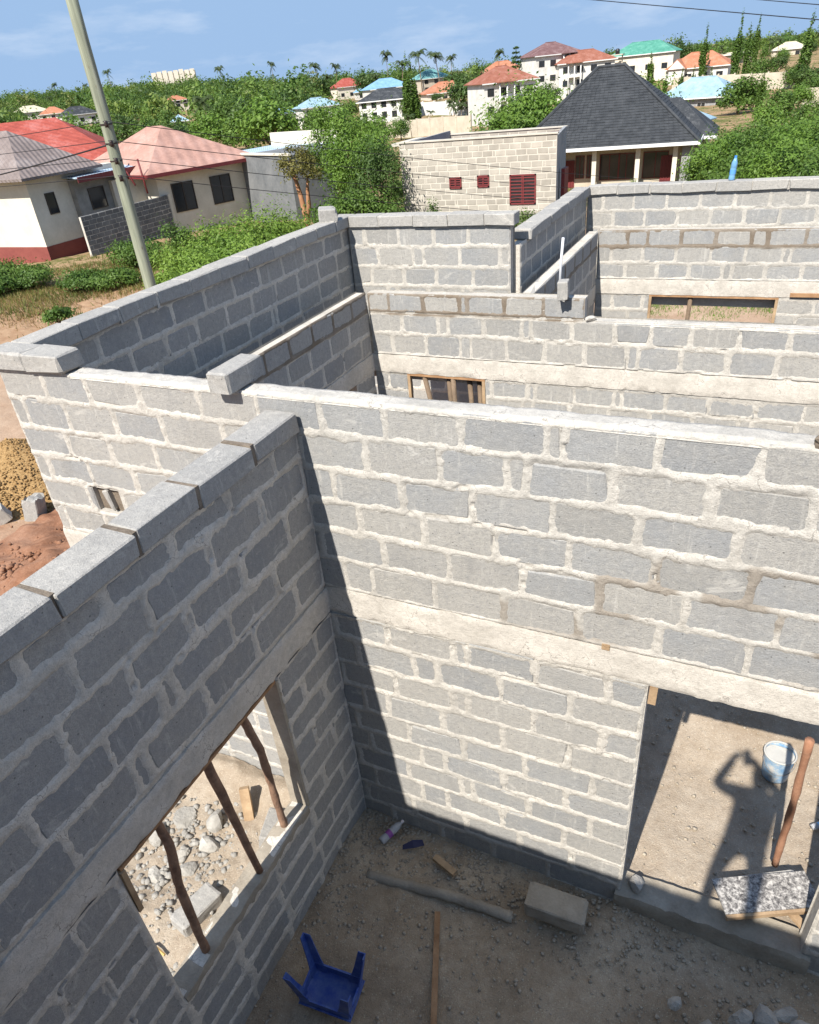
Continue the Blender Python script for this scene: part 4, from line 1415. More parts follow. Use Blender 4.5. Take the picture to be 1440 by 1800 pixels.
MAT['glass'] = flat('dark_glass', (0.022, 0.026, 0.032), 0.12, 0.6)
MAT['frame'] = flat('window_frame', (0.045, 0.035, 0.03), 0.5)
MAT['frame_white'] = flat('window_frame_white', (0.65, 0.65, 0.63), 0.5)
MAT['maroon'] = flat('maroon_steel', (0.16, 0.028, 0.03), 0.55)
MAT['fascia'] = flat('white_fascia', (0.70, 0.70, 0.69), 0.6)
MAT['tank'] = flat('black_tank', (0.02, 0.02, 0.022), 0.4)


def window_part(root, x, z, w, h, y, face, mat_f, cols=2, depth=0.05):
    """a framed window on the face 'f' (-y), 'r' (+x) or 'l' (-x) of a house, frame with its pane as a sub-part"""
    def pt(u, n, zz):
        return {'f': (u, y - n, zz), 'r': (y + n, u, zz), 'l': (y - n, u, zz)}[face]

    def bx(mb, u0, u1, n0, n1, z0, z1):
        a, b = pt(u0, n0, z0), pt(u1, n1, z1)
        mb.box(min(a[0], b[0]), max(a[0], b[0]), min(a[1], b[1]), max(a[1], b[1]), z0, z1)
    fw = 0.05 if h > 0.8 else 0.04
    mb = MB()
    x0, x1, z0, z1 = x - w / 2, x + w / 2, z, z + h
    bx(mb, x0, x0 + fw, 0.004, depth, z0, z1); bx(mb, x1 - fw, x1, 0.004, depth, z0, z1)
    bx(mb, x0 + fw, x1 - fw, 0.004, depth, z0, z0 + fw); bx(mb, x0 + fw, x1 - fw, 0.004, depth, z1 - fw, z1)
    for k in range(1, cols):
        c = x0 + w * k / cols
        bx(mb, c - fw / 2, c + fw / 2, 0.004, depth * 0.9, z0 + fw, z1 - fw)
    o = obj('window', mb.mesh('window'), mat_f, root)
    mp_ = MB(); bx(mp_, x0 + fw, x1 - fw, 0.003, depth * 0.4, z0 + fw, z1 - fw)
    obj('pane', mp_.mesh('pane'), MAT['glass'], o)
    return o


def hip_roof(mb, x0, x1, y0, y1, z, h, ridge, th=0.12, axis='x'):
    """closed hipped shell over the rectangle, ridge = length of the ridge"""
    cx_, cy_ = (x0 + x1) / 2, (y0 + y1) / 2
    if axis == 'x':
        r0, r1 = (cx_ - ridge / 2, cy_, z + h), (cx_ + ridge / 2, cy_, z + h)
    else:
        r0, r1 = (cx_, cy_ - ridge / 2, z + h), (cx_, cy_ + ridge / 2, z + h)
    V_ = [(x0, y0, z), (x1, y0, z), (x1, y1, z), (x0, y1, z), r0, r1, (x0, y0, z - th), (x1, y0, z - th), (x1, y1, z - th), (x0, y1, z - th)]
    if axis == 'x':
        F = [(0, 1, 5, 4), (1, 2, 5), (2, 3, 4, 5), (3, 0, 4)]
    else:
        F = [(0, 1, 4), (1, 2, 5, 4), (2, 3, 5), (3, 0, 4, 5)]
    F += [(0, 6, 7, 1), (1, 7, 8, 2), (2, 8, 9, 3), (3, 9, 6, 0), (9, 8, 7, 6)]
    mb.add(V_, F)
    return mb


def house(label, loc, rot, L, Wd, hw, roof_h, wall, roof, ridge=None, over=0.6, storeys=1, wins=3, side_wins=1, name='house', group='houses on the far slope', porch=False, tank=None, gable=None, fascia=True, win_mat='frame', axis='x', base=2.0):
    root = thing(name, label, 'house', loc, rot, group)
    mb = MB().box(-L / 2, L / 2, -Wd / 2, Wd / 2, -base, hw)
    obj('wall', mb.mesh('wall'), WM[wall], root)
    ridge = max(0.4, (L - Wd) * 1.0) if ridge is None else ridge
    rf = obj('roof', fix(hip_roof(MB(), -L / 2 - over, L / 2 + over, -Wd / 2 - over, Wd / 2 + over, hw + 0.14, roof_h, ridge, axis=axis).mesh('roof')), RM[roof], root)
    cap_pts = {'x': [(-ridge / 2, 0, hw + 0.14 + roof_h), (ridge / 2, 0, hw + 0.14 + roof_h)], 'y': [(0, -ridge / 2, hw + 0.14 + roof_h), (0, ridge / 2, hw + 0.14 + roof_h)]}[axis]
    obj('ridge_cap', MB().tube(cap_pts, 0.11, 6).mesh('ridge_cap'), RM[roof], rf)
    if fascia:
        e = over + 0.02
        f = MB().box(-L / 2 - e, L / 2 + e, -Wd / 2 - e, -Wd / 2 - e + 0.04, hw - 0.08, hw + 0.125)
        obj('fascia', f.mesh('fascia'), MAT['fascia'], rf)
    st = hw / storeys
    for s in range(storeys):
        for k in range(wins):
            u = -L / 2 + L * (k + 0.5) / wins
            window_part(root, u, s * st + 0.9, min(1.6, L / wins * 0.5), 1.35, -Wd / 2, 'f', MAT[win_mat])
        for k in range(side_wins):
            window_part(root, -Wd / 2 + Wd * (k + 0.5) / side_wins, s * st + 0.9, 1.3, 1.3, L / 2, 'r', MAT[win_mat])
    if porch:
        px = porch
        obj('balcony', MB().box(px - 1.7, px + 1.7, -Wd / 2 - 1.3, -Wd / 2, st - 0.12, st + 0.1).box(px - 1.7, px + 1.7, -Wd / 2 - 1.3, -Wd / 2 - 1.22, st + 0.1, st + 0.55).mesh('balcony'), WM[wall], root)
        for dx in (-1.6, 0, 1.6):
            obj('column', MB().tube([(px + dx, -Wd / 2 - 1.2, -base), (px + dx, -Wd / 2 - 1.2, hw + 0.1)], 0.16, 8).mesh('column', True), WM[wall], root)
        obj('porch_roof', fix(hip_roof(MB(), px - 2.1, px + 2.1, -Wd / 2 - 1.8, -Wd / 2 + 2.2, hw + 0.16, roof_h * 0.55, 0.5, axis='y').mesh('porch_roof')), RM[roof], root)
    if gable is not None:
        gx, gw, gh = gable
        y0, y1 = -Wd / 2 - 1.6, 0
        g = MB().add([(gx - gw / 2, y0, hw + .1), (gx + gw / 2, y0, hw + .1), (gx, y0, hw + gh), (gx - gw / 2, y1, hw + .1), (gx + gw / 2, y1, hw + .1), (gx, y1, hw + gh)], [(0, 1, 2), (5, 4, 3), (0, 2, 5, 3), (1, 4, 5, 2), (0, 3, 4, 1)])
        obj('gable_roof', fix(g.mesh('gable_roof')), RM[roof], root)
        obj('gable_wall', MB().box(gx - gw / 2 + .5, gx + gw / 2 - .5, y0 + 0.4, -Wd / 2, -base, hw + 0.09).mesh('gable_wall'), WM[wall], root)
        obj('gable_face', MB().add([(gx - gw / 2 + .3, y0 - .03, hw + .15), (gx + gw / 2 - .3, y0 - .03, hw + .15), (gx, y0 - .03, hw + gh - .25), (gx - gw / 2 + .3, y0 + .1, hw + .15), (gx + gw / 2 - .3, y0 + .1, hw + .15), (gx, y0 + .1, hw + gh - .25)], [(0, 1, 2), (5, 4, 3), (0, 2, 5, 3), (1, 4, 5, 2), (0, 3, 4, 1)]).mesh('gable_face'), WM[wall], root)
    if tank:
        tx, ty, tz = tank
        obj('tank_tower', MB().box(tx - 1.5, tx - 1.2, ty - .3, ty, -base, tz).box(tx + 1.2, tx + 1.5, ty - .3, ty, -base, tz).box(tx - 1.8, tx + 1.8, ty - 1.8, ty + .6, tz, tz + .25).mesh('tank_tower'), WM['beige'], root)
        obj('water_tank', MB().tube([(tx, ty - .6, tz + .25), (tx, ty - .6, tz + 1.3), (tx, ty - .6, tz + 1.6)], [.62, .62, .3], 12).mesh('water_tank', True), MAT['tank'], root)
    return root


def H(label, az_base, faces, L, Wd, hw, rh, wall, roof, **kw):
    x, y, z = az_base
    toward = math.atan2(CX - x, -(CY - y))               # turn the front to the camera, then by 'faces' degrees
    return house(label, (x, y, z), toward + math.radians(faces), L, Wd, hw, rh, wall, roof, **kw)


H('white two-storey house with a red tiled roof, porch columns and two black tanks', (-52.8, 164, -3.3), 24, 11.5, 9, 6.2, 2.7, 'white', 'tile', storeys=2, wins=4, side_wins=2, porch=-1.2, win_mat='frame')
H('long bungalow with a bright red roof beyond a white garden wall', (-100.8, 252, -3.1), 16, 15, 10, 3.2, 2.9, 'cream', 'orange', wins=4)
H('white house with a dark grey hipped roof and upper windows', (-91.2, 188, -3.5), -14, 13, 8, 4.6, 2.4, 'white', 'dark', storeys=2, wins=5)
H('white house under a broad sky blue roof', (-130.4, 268, -0.6), 20, 15, 10, 3.3, 2.9, 'white', 'sky')
H('house with a dull red roof standing left of the blue roofs', (-180.2, 330, -0.4), 22, 13, 9, 4.4, 3.2, 'cream', 'red')
H('small hut with a deep blue roof', (-164.3, 312, -1.2), 10, 4.6, 4, 2.9, 1.6, 'white', 'sky', wins=1)
H('house with a teal roof behind the tall cypress trees', (-130.1, 308, -1.0), 28, 13, 10, 5.0, 3.0, 'beige', 'teal', storeys=2, wins=3)
H('house with a pale orange roof just behind the white two-storey one', (-104.0, 320, -0.2), 12, 15, 10, 4.2, 3.2, 'cream', 'orange')
H('tall white house with a dark maroon roof on the skyline', (-58.1, 222, 0.3), 26, 13, 10, 6.6, 2.8, 'white', 'maroon', storeys=2, wins=4, porch=2.5)
H('white two-storey house with a brown red roof behind the big slate roof', (-49.3, 222, -1.3), 14, 14.5, 9, 5.9, 2.6, 'white', 'tile', storeys=2, wins=4, side_wins=2, porch=-3.5)
H('house with a green roof and a tank tower', (-38.6, 254, 0.1), -12, 18, 10, 4.7, 3.0, 'cream', 'green', wins=4, tank=(-6.0, -7.5, 5.2))
H('villa with an orange roof and two white gables', (-21.1, 236, -2.7), -10, 15.5, 10, 3.4, 3.3, 'white', 'orange', wins=4, gable=(-4.8, 5.0, 2.4))
H('grey plastered bungalow under a pale blue metal roof', (-14.0, 173, -6.0), -20, 14, 9, 3.0, 3.2, 'grey', 'pale', wins=4, win_mat='frame_white', over=0.8)
H('low building with a slate blue roof below the white two-storey house', (-57.5, 178, -7.4), 10, 10, 7, 2.9, 2.3, 'white', 'slate', wins=2)
H('small building with a pale blue roof beside the big slate roof', (-9.6, 100, -4.6), -20, 5.2, 8, 2.6, 1.9, 'grey', 'pale', wins=1)
H('low house with a cream roof among the trees at the picture edge', (-2.0, 390, -2.2), 0, 13, 9, 3.0, 2.4, 'beige', 'cream', wins=2)
H('flat grey unfinished house among the trees on the right slope', (-20.0, 330, -2.0), 8, 14, 8, 3.6, 0.5, 'beige', 'cream', wins=3)
H('house with a cream roof far out at the left', (-332.4, 285, 4.2), 10, 15.5, 10, 3.2, 2.6, 'cream', 'cream')
H('house with a salmon roof next to the cream roofed one', (-303.3, 272.6, 3.0), -6, 11.5, 9, 2.8, 2.6, 'cream', 'orange')
H('white house with a black roof beyond the big red roof', (-257.2, 242.8, 1.2), 16, 13.5, 9, 3.4, 2.8, 'white', 'dark')
H('pink house with a red roof standing alone on the wooded slope', (-249.3, 294.2, 2.2), 14, 9.4, 7, 3.6, 1.8, 'cream', 'orange', storeys=2)
H('narrow white house with a pale blue gable', (-150, 176.6, -2.7), 6, 3.4, 4, 3.6, 1.4, 'white', 'pale', wins=1, storeys=2)
H('house with a wide pale blue roof behind the feathery tree', (-123.9, 207.5, -2.3), 18, 11.6, 8, 2.8, 2.2, 'white', 'pale')
H('small house with a blue hipped roof beside a white yard wall', (-129.3, 197, -2.6), 10, 5.6, 5, 2.4, 1.6, 'white', 'slate', wins=2)

# far blocks of flats on the horizon
AP = thing('apartment_building', 'row of pale concrete flats far off on the horizon', 'building', (-960, 1143, 39), 0.70)
for k in range(8):
    obj('block_of_flats', MB().box(-36 + 9.2 * k, -36 + 9.2 * k + 7.6, -5, 5, -24, 9.5 + 0.8 * (k % 3)).box(-36 + 9.2 * k + 7.6, -36 + 9.2 * k + 9.2, -3, 4, -24, 8).mesh('block_of_flats'), WM['cream'], AP)

# garden walls on the far slope
for i, (label, p, q, h, mt) in enumerate([
        ('white garden wall below the red bungalow', (-96, 200), (-66, 190), 3.0, 'white'),
        ('second, lower beige wall in front of the white garden wall', (-76, 148), (-50, 138), 3.0, 'beige'),
        ('long beige wall on the right hand slope', (4, 140), (40, 128), 2.6, 'beige'),
        ('white wall beside the small blue roofed house', (-122, 184), (-104, 180), 2.4, 'white'),
        ('retaining wall under the orange villa', (-24, 206), (4, 198), 3.2, 'beige'),
        ('white compound wall right of the white two-storey house', (-44, 176), (-26, 172), 3.4, 'cream')]):
    d = Vector((q[0] - p[0], q[1] - p[1], 0))
    n_ = 8
    wr = thing('garden_wall', label, 'wall', (p[0], p[1], gz(*p)), math.atan2(d.y, d.x), 'garden walls on the far slope')
    wr['kind'] = 'thing'
    for k in range(n_):
        a0 = d.length * k / n_
        zz = gz(p[0] + d.x * (k + .5) / n_, p[1] + d.y * (k + .5) / n_) - gz(*p)
        obj('wall_panel', MB().box(a0, a0 + d.length / n_ - 0.3, -0.1, 0.1, zz - 1.5, zz + h).box(a0 + d.length / n_ - 0.3, a0 + d.length / n_, -0.18, 0.18, zz - 1.5, zz + h + 0.2).mesh('wall_panel'), WM[mt], wr)

# ---- white house at the left with the brown roof, red plinth and lean-to
WH = thing('neighbour_house', 'white house with a brown metal roof and a red painted plinth', 'house', (-31.3, 24.0, -0.55))
obj('wall', MB().box(-9.0, 0, 0, 6.2, 0.55, 3.75).mesh('wall'), WM['cream'], WH)  # white wall toned down to cream in place of the shade on its front
obj('plinth', MB().box(-9.02, 0.02, -0.02, 6.22, -0.4, 0.55).mesh('plinth'), WM['red'], WH)
obj('roof', fix(hip_roof(MB(), -9.8, 0.75, -0.75, 4.6, 3.82, 2.0, 4.2).mesh('roof')), RM['brown'], WH)
window_part(WH, 1.2, 1.95, 0.62, 1.0, 0.0, 'r', MAT['frame'], 1)
obj('annex_wall', MB().box(-4.5, 0.35, 2.6, 7.2, -0.4, 3.35).mesh('annex_wall'), WM['block'], WH)
for yy in (4.0, 5.7):
    window_part(WH, yy, 1.75, 1.15, 1.05, 0.35, 'r', MAT['frame'], 1)
lr = obj('lean_to_roof', fix(MB().add([(-4.8, 2.3, 3.75), (1.1, 2.3, 3.45), (1.1, 7.6, 3.45), (-4.8, 7.6, 3.75), (-4.8, 2.3, 3.69), (1.1, 2.3, 3.39), (1.1, 7.6, 3.39), (-4.8, 7.6, 3.69)], [(0, 1, 2, 3), (7, 6, 5, 4), (0, 4, 5, 1), (1, 5, 6, 2), (2, 6, 7, 3), (3, 7, 4, 0)]).mesh('lean_to_roof')), RM['metal'], WH)
obj('fascia_board', MB().box(1.10, 1.14, 2.3, 7.6, 3.2, 3.47).mesh('fascia_board'), MAT['maroon'], lr)

# ---- big red roof behind it
RH = thing('neighbour_house', 'house with a huge plain red metal roof behind the white house', 'house', (-46.5, 38.6, -0.6), 0.72)
obj('wall', MB().box(-9, 5.2, -5.5, 5.5, -0.4, 3.3).mesh('wall'), WM['cream'], RH)
obj('roof', fix(hip_roof(MB(), -9.7, 6.0, -6.4, 6.4, 3.4, 2.75, 7.0).mesh('roof')), RM['red'], RH)
window_part(RH, 2.0, 1.0, 1.5, 1.3, -5.5, 'f', MAT['frame'])

# ---- pink roofed house with the two big dark windows
PH = thing('neighbour_house', 'cream house with a pink hipped roof and two big dark windows', 'house', (-28.75, 30.4, -0.55), math.radians(-17))
obj('wall', MB().box(-7.6, 0, 0, 6.1, -0.4, 3.0).mesh('wall'), WM['cream'], PH)
obj('front_wall', MB().box(-3.2, -1.4, -1.9, 0, -0.4, 2.96).mesh('front_wall'), WM['cream'], PH)
rf = obj('roof', fix(hip_roof(MB(), -8.4, 0.75, -0.9, 6.9, 3.08, 2.1, 1.6).mesh('roof')), RM['pink'], PH)
obj('fascia', MB().box(0.76, 0.80, -0.9, 6.9, 2.9, 3.09).box(-8.4, 0.76, -0.94, -0.9, 2.9, 3.09).mesh('fascia'), MAT['maroon'], rf)
for yy in (1.55, 4.2):
    window_part(PH, yy, 0.9, 1.45, 1.5, 0.0, 'r', MAT['frame'], 2, 0.06)
window_part(PH, -2.3, 1.4, 0.5, 0.9, -1.9, 'f', MAT['frame'], 1)
obj('downpipe', MB().tube([(-2.3, -0.95, 4.6), (-0.6, -0.98, 2.6)], 0.05, 6).tube([(0.35, -0.98, 3.9), (0.5, -0.98, 2.2)], 0.05, 6).mesh('downpipe', True), MAT['maroon'], PH)

# ---- grey plastered store
GS = thing('store_building', 'plain grey plastered store next to the pink roofed house', 'building', (-26.9, 36.0, -0.55), math.radians(-26))
obj('wall', MB().box(0, 5.6, 0, 5, -0.4, 3.25).mesh('wall'), WM['cement'], GS)
obj('side_wall', MB().box(-0.06, 0.003, -0.004, 5, -0.4, 3.1).mesh('side_wall'), WM['cream'], GS)
obj('parapet_cap', MB().box(-0.1, 5.7, -0.08, 0.12, 3.25, 3.36).mesh('parapet_cap'), WM['cream'], GS)
obj('roof', MB().box(0.1, 5.5, 0.2, 4.9, 3.0, 3.15).mesh('roof'), RM['metal'], GS)
obj('door', MB().box(-0.12, -0.06, 0.7, 1.5, 0.0, 2.2).mesh('door'), MAT['frame'], GS)
SH = thing('shed', 'low shed with a pale blue metal roof behind the pink roofed house', 'shed', (-31.5, 43.5, -0.55), -0.2)
obj('wall', MB().box(-3, 4.5, 0, 5, -0.4, 2.6).mesh('wall'), WM['beige'], SH)
obj('roof', MB().box(-3.3, 4.9, -0.3, 5.2, 2.62, 2.75).mesh('roof'), RM['metal'], SH)
obj('parapet', MB().box(-3.0, 4.5, 5.0, 5.25, 2.4, 3.6).mesh('parapet'), WM['cream'], SH)


# ---- block yard wall between the two houses; blocks built one by one
def yard_wall():
    rows = auto_rows(24.2, 30.7, -0.7, 1.37, 90, 0.23, 0.1)
    fr = Frame('y', -28.45)
    root = thing('block_wall', 'unplastered grey block yard wall between the white and the pink roofed house', 'wall', (-28.5, 27.4, -0.7))
    root['kind'] = 'thing'
    rnd = random.Random(90)
    put_blocks(root, fr, rows, 24.2, 30.7, [(24, 26.6, 1.65, 2)], rnd, MAT['neigh_grey'], 0.15)
    wobj('mortar_core', wall_core(fr, 24.2, 30.7, -0.8, 1.35, [], 0.012).mesh('mortar_core'), MAT['mortar_shaded'], root)
    wobj('gate_post', MB().box(-28.62, -28.40, 30.7, 30.9, -0.8, 1.4).mesh('gate_post'), WM['cream'], root)
    return root


MAT['neigh_grey'] = simple('yard_wall_block', (0.09, 0.092, 0.095), (0.19, 0.188, 0.182), 1.5, 30, 0.95, 0.3, objrand=0.14)
yard_wall()


# ---- unplastered block house with maroon grilles
def grille(root, x0, x1, z0, z1, y, bars=6, rails=8):
    g = thing_part = obj('window_grille', MB().box(x0, x1, y - 0.05, y - 0.01, z0, z0 + 0.06).box(x0, x1, y - 0.05, y - 0.01, z1 - 0.06, z1)
                         .box(x0, x0 + 0.06, y - 0.05, y - 0.01, z0, z1).box(x1 - 0.06, x1, y - 0.05, y - 0.01, z0, z1).mesh('window_grille'), MAT['maroon'], root)
    for k in range(1, rails):
        zz = z0 + (z1 - z0) * k / rails
        obj('bar', MB().box(x0 + 0.06, x1 - 0.06, y - 0.045, y - 0.02, zz - 0.022, zz + 0.022).mesh('bar'), MAT['maroon'], g)
    for k in (0.48, 0.53):
        xx = x0 + (x1 - x0) * k
        obj('stile', MB().box(xx - 0.02, xx + 0.02, y - 0.055, y - 0.015, z0, z1).mesh('stile'), MAT['maroon'], g)
    obj('pane', MB().box(x0 + 0.03, x1 - 0.03, y - 0.008, y + 0.02, z0 + 0.03, z1 - 0.03).mesh('pane'), MAT['glass'], g)


def block_house():
    x0, x1, y0, zt = -13.9, -6.35, 31.0, 3.12
    BH = thing('block_house', 'unplastered pale block house with maroon window grilles and a parapet', 'house', (-10, 31, -0.6))
    fr = Frame('x', y0)
    rows = auto_rows(x0, x1, -0.62, zt, 95, 0.2495, 0.15)
    ops = [(-11.43, -10.82, 1.11, 1.60), (-10.04, -9.46, 1.13, 1.63), (-8.48, -7.25, 0.36, 1.60)]
    rnd = random.Random(95)
    put_blocks(BH, fr, rows, x0, x1, ops, rnd, MAT['neigh_block'], 0.15, gap=0.04)
    wobj('mortar_core', wall_core(fr, x0, x1, -0.7, zt, ops, 0.010).mesh('mortar_core'), MAT['neigh_mortar'], BH)
    loc = BH.location
    for k, (a, b, c, d) in enumerate(ops):
        g = MB()
        grille(BH, a - loc.x, b - loc.x, c - loc.z, d - loc.z, y0 - loc.y, rails=9 if k == 2 else 5)
    for nm, bx in (('side_wall', (x0 + 0.16, x0 + 0.31, y0 + 0.16, y0 + 1.2, -0.7, zt - 0.3)), ('side_wall', (x0 + 0.003, x0 + 0.15, y0 + 0.15, y0 + 6.2, -0.7, zt - 0.02))):
        wobj(nm, MB().box(*bx).mesh(nm), WM['grey'], BH)
    wobj('side_wall', fix(MB().beam((x1 - 0.08, y0 + 0.16, 1.2), (-7.55, y0 + 6.2, 1.1), 0.15, 3.7).mesh('side_wall')), WM['grey'], BH)
    fr2 = Frame('x', y0 + 6.2)
    rows2 = auto_rows(-13.85, -7.5, 1.9, 2.9, 96, 0.25, 0.15)
    put_blocks(BH, fr2, rows2, -13.85, -7.5, [], rnd, MAT['neigh_block'], 0.15, gap=0.04)
    wobj('mortar_core', wall_core(fr2, -13.85, -7.5, 1.9, 2.9, [], 0.010).mesh('mortar_core'), MAT['neigh_mortar'], BH)
    Pq = [(x0 + 0.4, y0 + 0.2, 2.25), (x1 - 0.2, y0 + 0.2, 2.55), (-7.65, y0 + 6.15, 2.80), (x0 + 0.4, y0 + 6.15, 2.35)]
    wobj('roof', fix(MB().add(Pq + [(a, b, c - 0.05) for a, b, c in Pq], [(0, 1, 2, 3), (7, 6, 5, 4), (0, 4, 5, 1), (1, 5, 6, 2), (2, 6, 7, 3), (3, 7, 4, 0)]).mesh('roof')), RM['maroon'], BH)
    wobj('parapet_cap', MB().box(x0 - 0.05, x1 + 0.05, y0 - 0.05, y0 + 0.2, zt, zt + 0.06).mesh('parapet_cap'), MAT['neigh_mortar'], BH)
    wobj('parapet_cap', MB().box(-13.9, -7.45, y0 + 6.15, y0 + 6.4, 2.9, 2.96).mesh('parapet_cap'), MAT['neigh_mortar'], BH)
    wobj('roof_slab', MB().box(x0 - 0.45, x0, y0 + 0.1, y0 + 3, zt - 0.12, zt).mesh('roof_slab'), MAT['neigh_mortar'], BH)
    wobj('door_post', MB().box(x1 - 0.1, x1 + 0.06, y0 + 1.3, y0 + 2.0, -0.6, 1.6).mesh('door_post'), MAT['maroon'], BH)


block_house()


# ---- house with the big slate-grey tiled roof
def slate_house():
    SHs = thing('slate_roof_house', 'house with a steep dark grey shingle roof and a pillared porch', 'house', (-8.0, 57.0, -3.1), math.radians(3))
    L0, L1, Wd, hw = -8.3, 4.9, 11.5, 3.1
    obj('wall', MB().box(L0 + 0.8, L1 - 0.3, 1.6, Wd, -0.6, hw).mesh('wall'), WM['beige'], SHs)
    obj('side_wall', MB().box(L1 - 0.9, L1 - 0.304, 0.1, 1.6, -0.6, hw - 0.01).mesh('side_wall'), WM['grey'], SHs)
    for xx in (-4.9, -2.2, 0.95, 3.55):
        obj('pillar', MB().box(xx - 0.16, xx + 0.16, 0.12, 0.44, -0.6, hw - 0.05).mesh('pillar'), WM['cream'], SHs)
    for k, (xx, w, z, h) in enumerate(((-3.5, 0.7, 0.9, 1.6), (-2.75, 0.5, 0.9, 1.6), (-1.25, 1.5, 0.7, 1.8), (2.1, 1.8, 0.7, 1.8), (0.0, 1.2, 0.7, 1.8))):
        window_part(SHs, xx, z, w, h, 1.6, 'f', MAT['maroon'], 2)
    for xx in (-4.4, 3.0):
        d = obj('door', MB().box(xx - 0.5, xx + 0.5, 1.52, 1.59, 0, 2.2).mesh('door'), MAT['maroon'], SHs)
        for q in range(5):
            obj('bar', MB().box(xx - 0.42 + q * 0.2, xx - 0.38 + q * 0.2, 1.47, 1.515, 0.1, 2.1).mesh('bar'), MAT['maroon'], d)
    # roof: steep hip, with every shingle course stepped
    ex0, ex1, ey0, ey1, ez, rz_ = L0, L1 + 0.25, -0.55, Wd + 0.6, hw + 0.05, 8.05
    rx0, rx1, ry = -3.15, -1.1, (ey0 + ey1) / 2
    rf = obj('roof', fix(MB().add([(ex0, ey0, ez), (ex1, ey0, ez), (ex1, ey1, ez), (ex0, ey1, ez), (rx0, ry, rz_), (rx1, ry, rz_), (ex0, ey0, ez - .12), (ex1, ey0, ez - .12), (ex1, ey1, ez - .12), (ex0, ey1, ez - .12)],
                                   [(0, 1, 5, 4), (1, 2, 5), (2, 3, 4, 5), (3, 0, 4), (0, 6, 7, 1), (1, 7, 8, 2), (2, 8, 9, 3), (3, 9, 6, 0), (9, 8, 7, 6)]).mesh('roof')), RM['dark'], SHs)
    # shingles on the two slopes that can be seen
    V_, F_ = [], []
    rs = random.Random(4)

    def slope(A, B, Cc, Dd, n, wt):
        A, B, Cc, Dd = (Vector(q) for q in (A, B, Cc, Dd))
        nrm = (B - A).cross(Dd - A).normalized()
        for k in range(n):
            f0, f1 = k / n, (k + 1.12) / n
            p0, p1 = A.lerp(Dd, f0), B.lerp(Cc, f0)
            q0, q1 = A.lerp(Dd, min(1, f1)), B.lerp(Cc, min(1, f1))
            W_ = (p1 - p0).length
            m_ = max(1, int(W_ / wt))
            o = 0.5 * (k % 2)
            for j in range(-1, m_ + 1):
                a = min(1, max(0, (j + o + 0.03) / m_)); b = min(1, max(0, (j + o + 0.97) / m_))
                if b - a < 0.1 / m_:
                    continue
                l = 0.035 + rs.uniform(-0.006, 0.012)
                t = [p0.lerp(p1, a) + nrm * l, p0.lerp(p1, b) + nrm * l, q0.lerp(q1, b) + nrm * 0.008, q0.lerp(q1, a) + nrm * 0.008, p0.lerp(p1, a), p0.lerp(p1, b)]
                i0 = len(V_)
                V_.extend(t)
                F_.extend([(i0, i0 + 1, i0 + 2, i0 + 3), (i0 + 4, i0 + 5, i0 + 1, i0)])
    slope((ex0, ey0, ez), (ex1, ey0, ez), (rx1, ry, rz_), (rx0, ry, rz_), 30, 0.32)
    slope((ex1, ey0, ez), (ex1, ey1, ez), (rx1, ry, rz_), (rx1, ry, rz_), 30, 0.32)
    sh = obj('shingles', mesh_np('shingles', V_, F_), MAT['shingle'], rf)
    stuff(sh)
    obj('hip_cap', MB().tube([(ex1, ey0, ez + .03), (rx1, ry, rz_ + .03)], 0.13, 6).tube([(ex0, ey0, ez + .03), (rx0, ry, rz_ + .03)], 0.13, 6).tube([(rx0, ry, rz_ + .03), (rx1, ry, rz_ + .03)], 0.14, 6).mesh('hip_cap'), MAT['shingle'], rf)
    obj('fascia', MB().box(ex0, ex1 + .03, ey0 - .05, ey0 - .004, ez - .16, ez + .06).box(ex1 + .004, ex1 + .05, ey0, ey1, ez - .16, ez + .06).mesh('fascia'), MAT['fascia'], rf)
    # lower wing behind on the right
    w = obj('wing_wall', MB().box(3.2, 5.5, 4.5, 10.5, -0.6, 3.0).mesh('wing_wall'), WM['beige'], SHs)
    obj('wing_roof', fix(hip_roof(MB(), -1.2, 6.1, 3.7, 11.2, 3.08, 2.5, 1.2).mesh('wing_roof')), RM['dark'], SHs)
    obj('wing_fascia', MB().box(4.6, 6.15, 3.64, 3.68, 2.9, 3.12).mesh('wing_fascia'), MAT['fascia'], SHs)


MAT['shingle'] = simple('slate_shingle', (0.020, 0.023, 0.027), (0.050, 0.054, 0.060), 2.0, 14, 0.75, 0.3, 0.01, 0.3)
slate_house()

# ------------------------------------------------------------------ power pole and wires
PX, PY = -8.03, 7.13
PP = thing('power_pole', 'weathered greenish wooden power pole with insulators', 'pole', (PX, PY, gz(PX, PY)))
zz = [0, 2, 4, 5, 6, 7.2, 8.6]
rp = random.Random(9)
MAT['pole'] = None
mtp, tp_, bp_ = nodes('pole_wood')
pp_ = pos(tp_, (14, 14, 0.7))
np_ = noise(tp_, 1.0, 6, 0.65, pp_)
cp_ = ramp(tp_, np_, [(0.3, (0.12, 0.13, 0.095)), (0.55, (0.25, 0.27, 0.20)), (0.75, (0.37, 0.38, 0.30))])
kn_ = noise(tp_, 3.0, 3, 0.5, pos(tp_, (3, 3, 1)))
cp_ = mix(tp_, rng_map(tp_, kn_, 0.68, 0.74, 0, 0.7), cp_, (0.13, 0.085, 0.05))
tp_.links.new(cp_, bp_.inputs['Base Color'])
bp_.inputs['Roughness'].default_value = 0.9
bump(tp_, bp_, np_, 0.5, 0.01)
MAT['pole'] = mtp
obj('post', MB().tube([(rp.uniform(-.01, .01), rp.uniform(-.01, .01), z) for z in zz], [0.118, 0.114, 0.109, 0.106, 0.103, 0.10, 0.095], 16).mesh('post', True), MAT['pole'], PP)
m_iron = flat('insulator_brown', (0.03, 0.02, 0.018), 0.4)
AT = [5.54, 5.25, 4.98, 4.71]
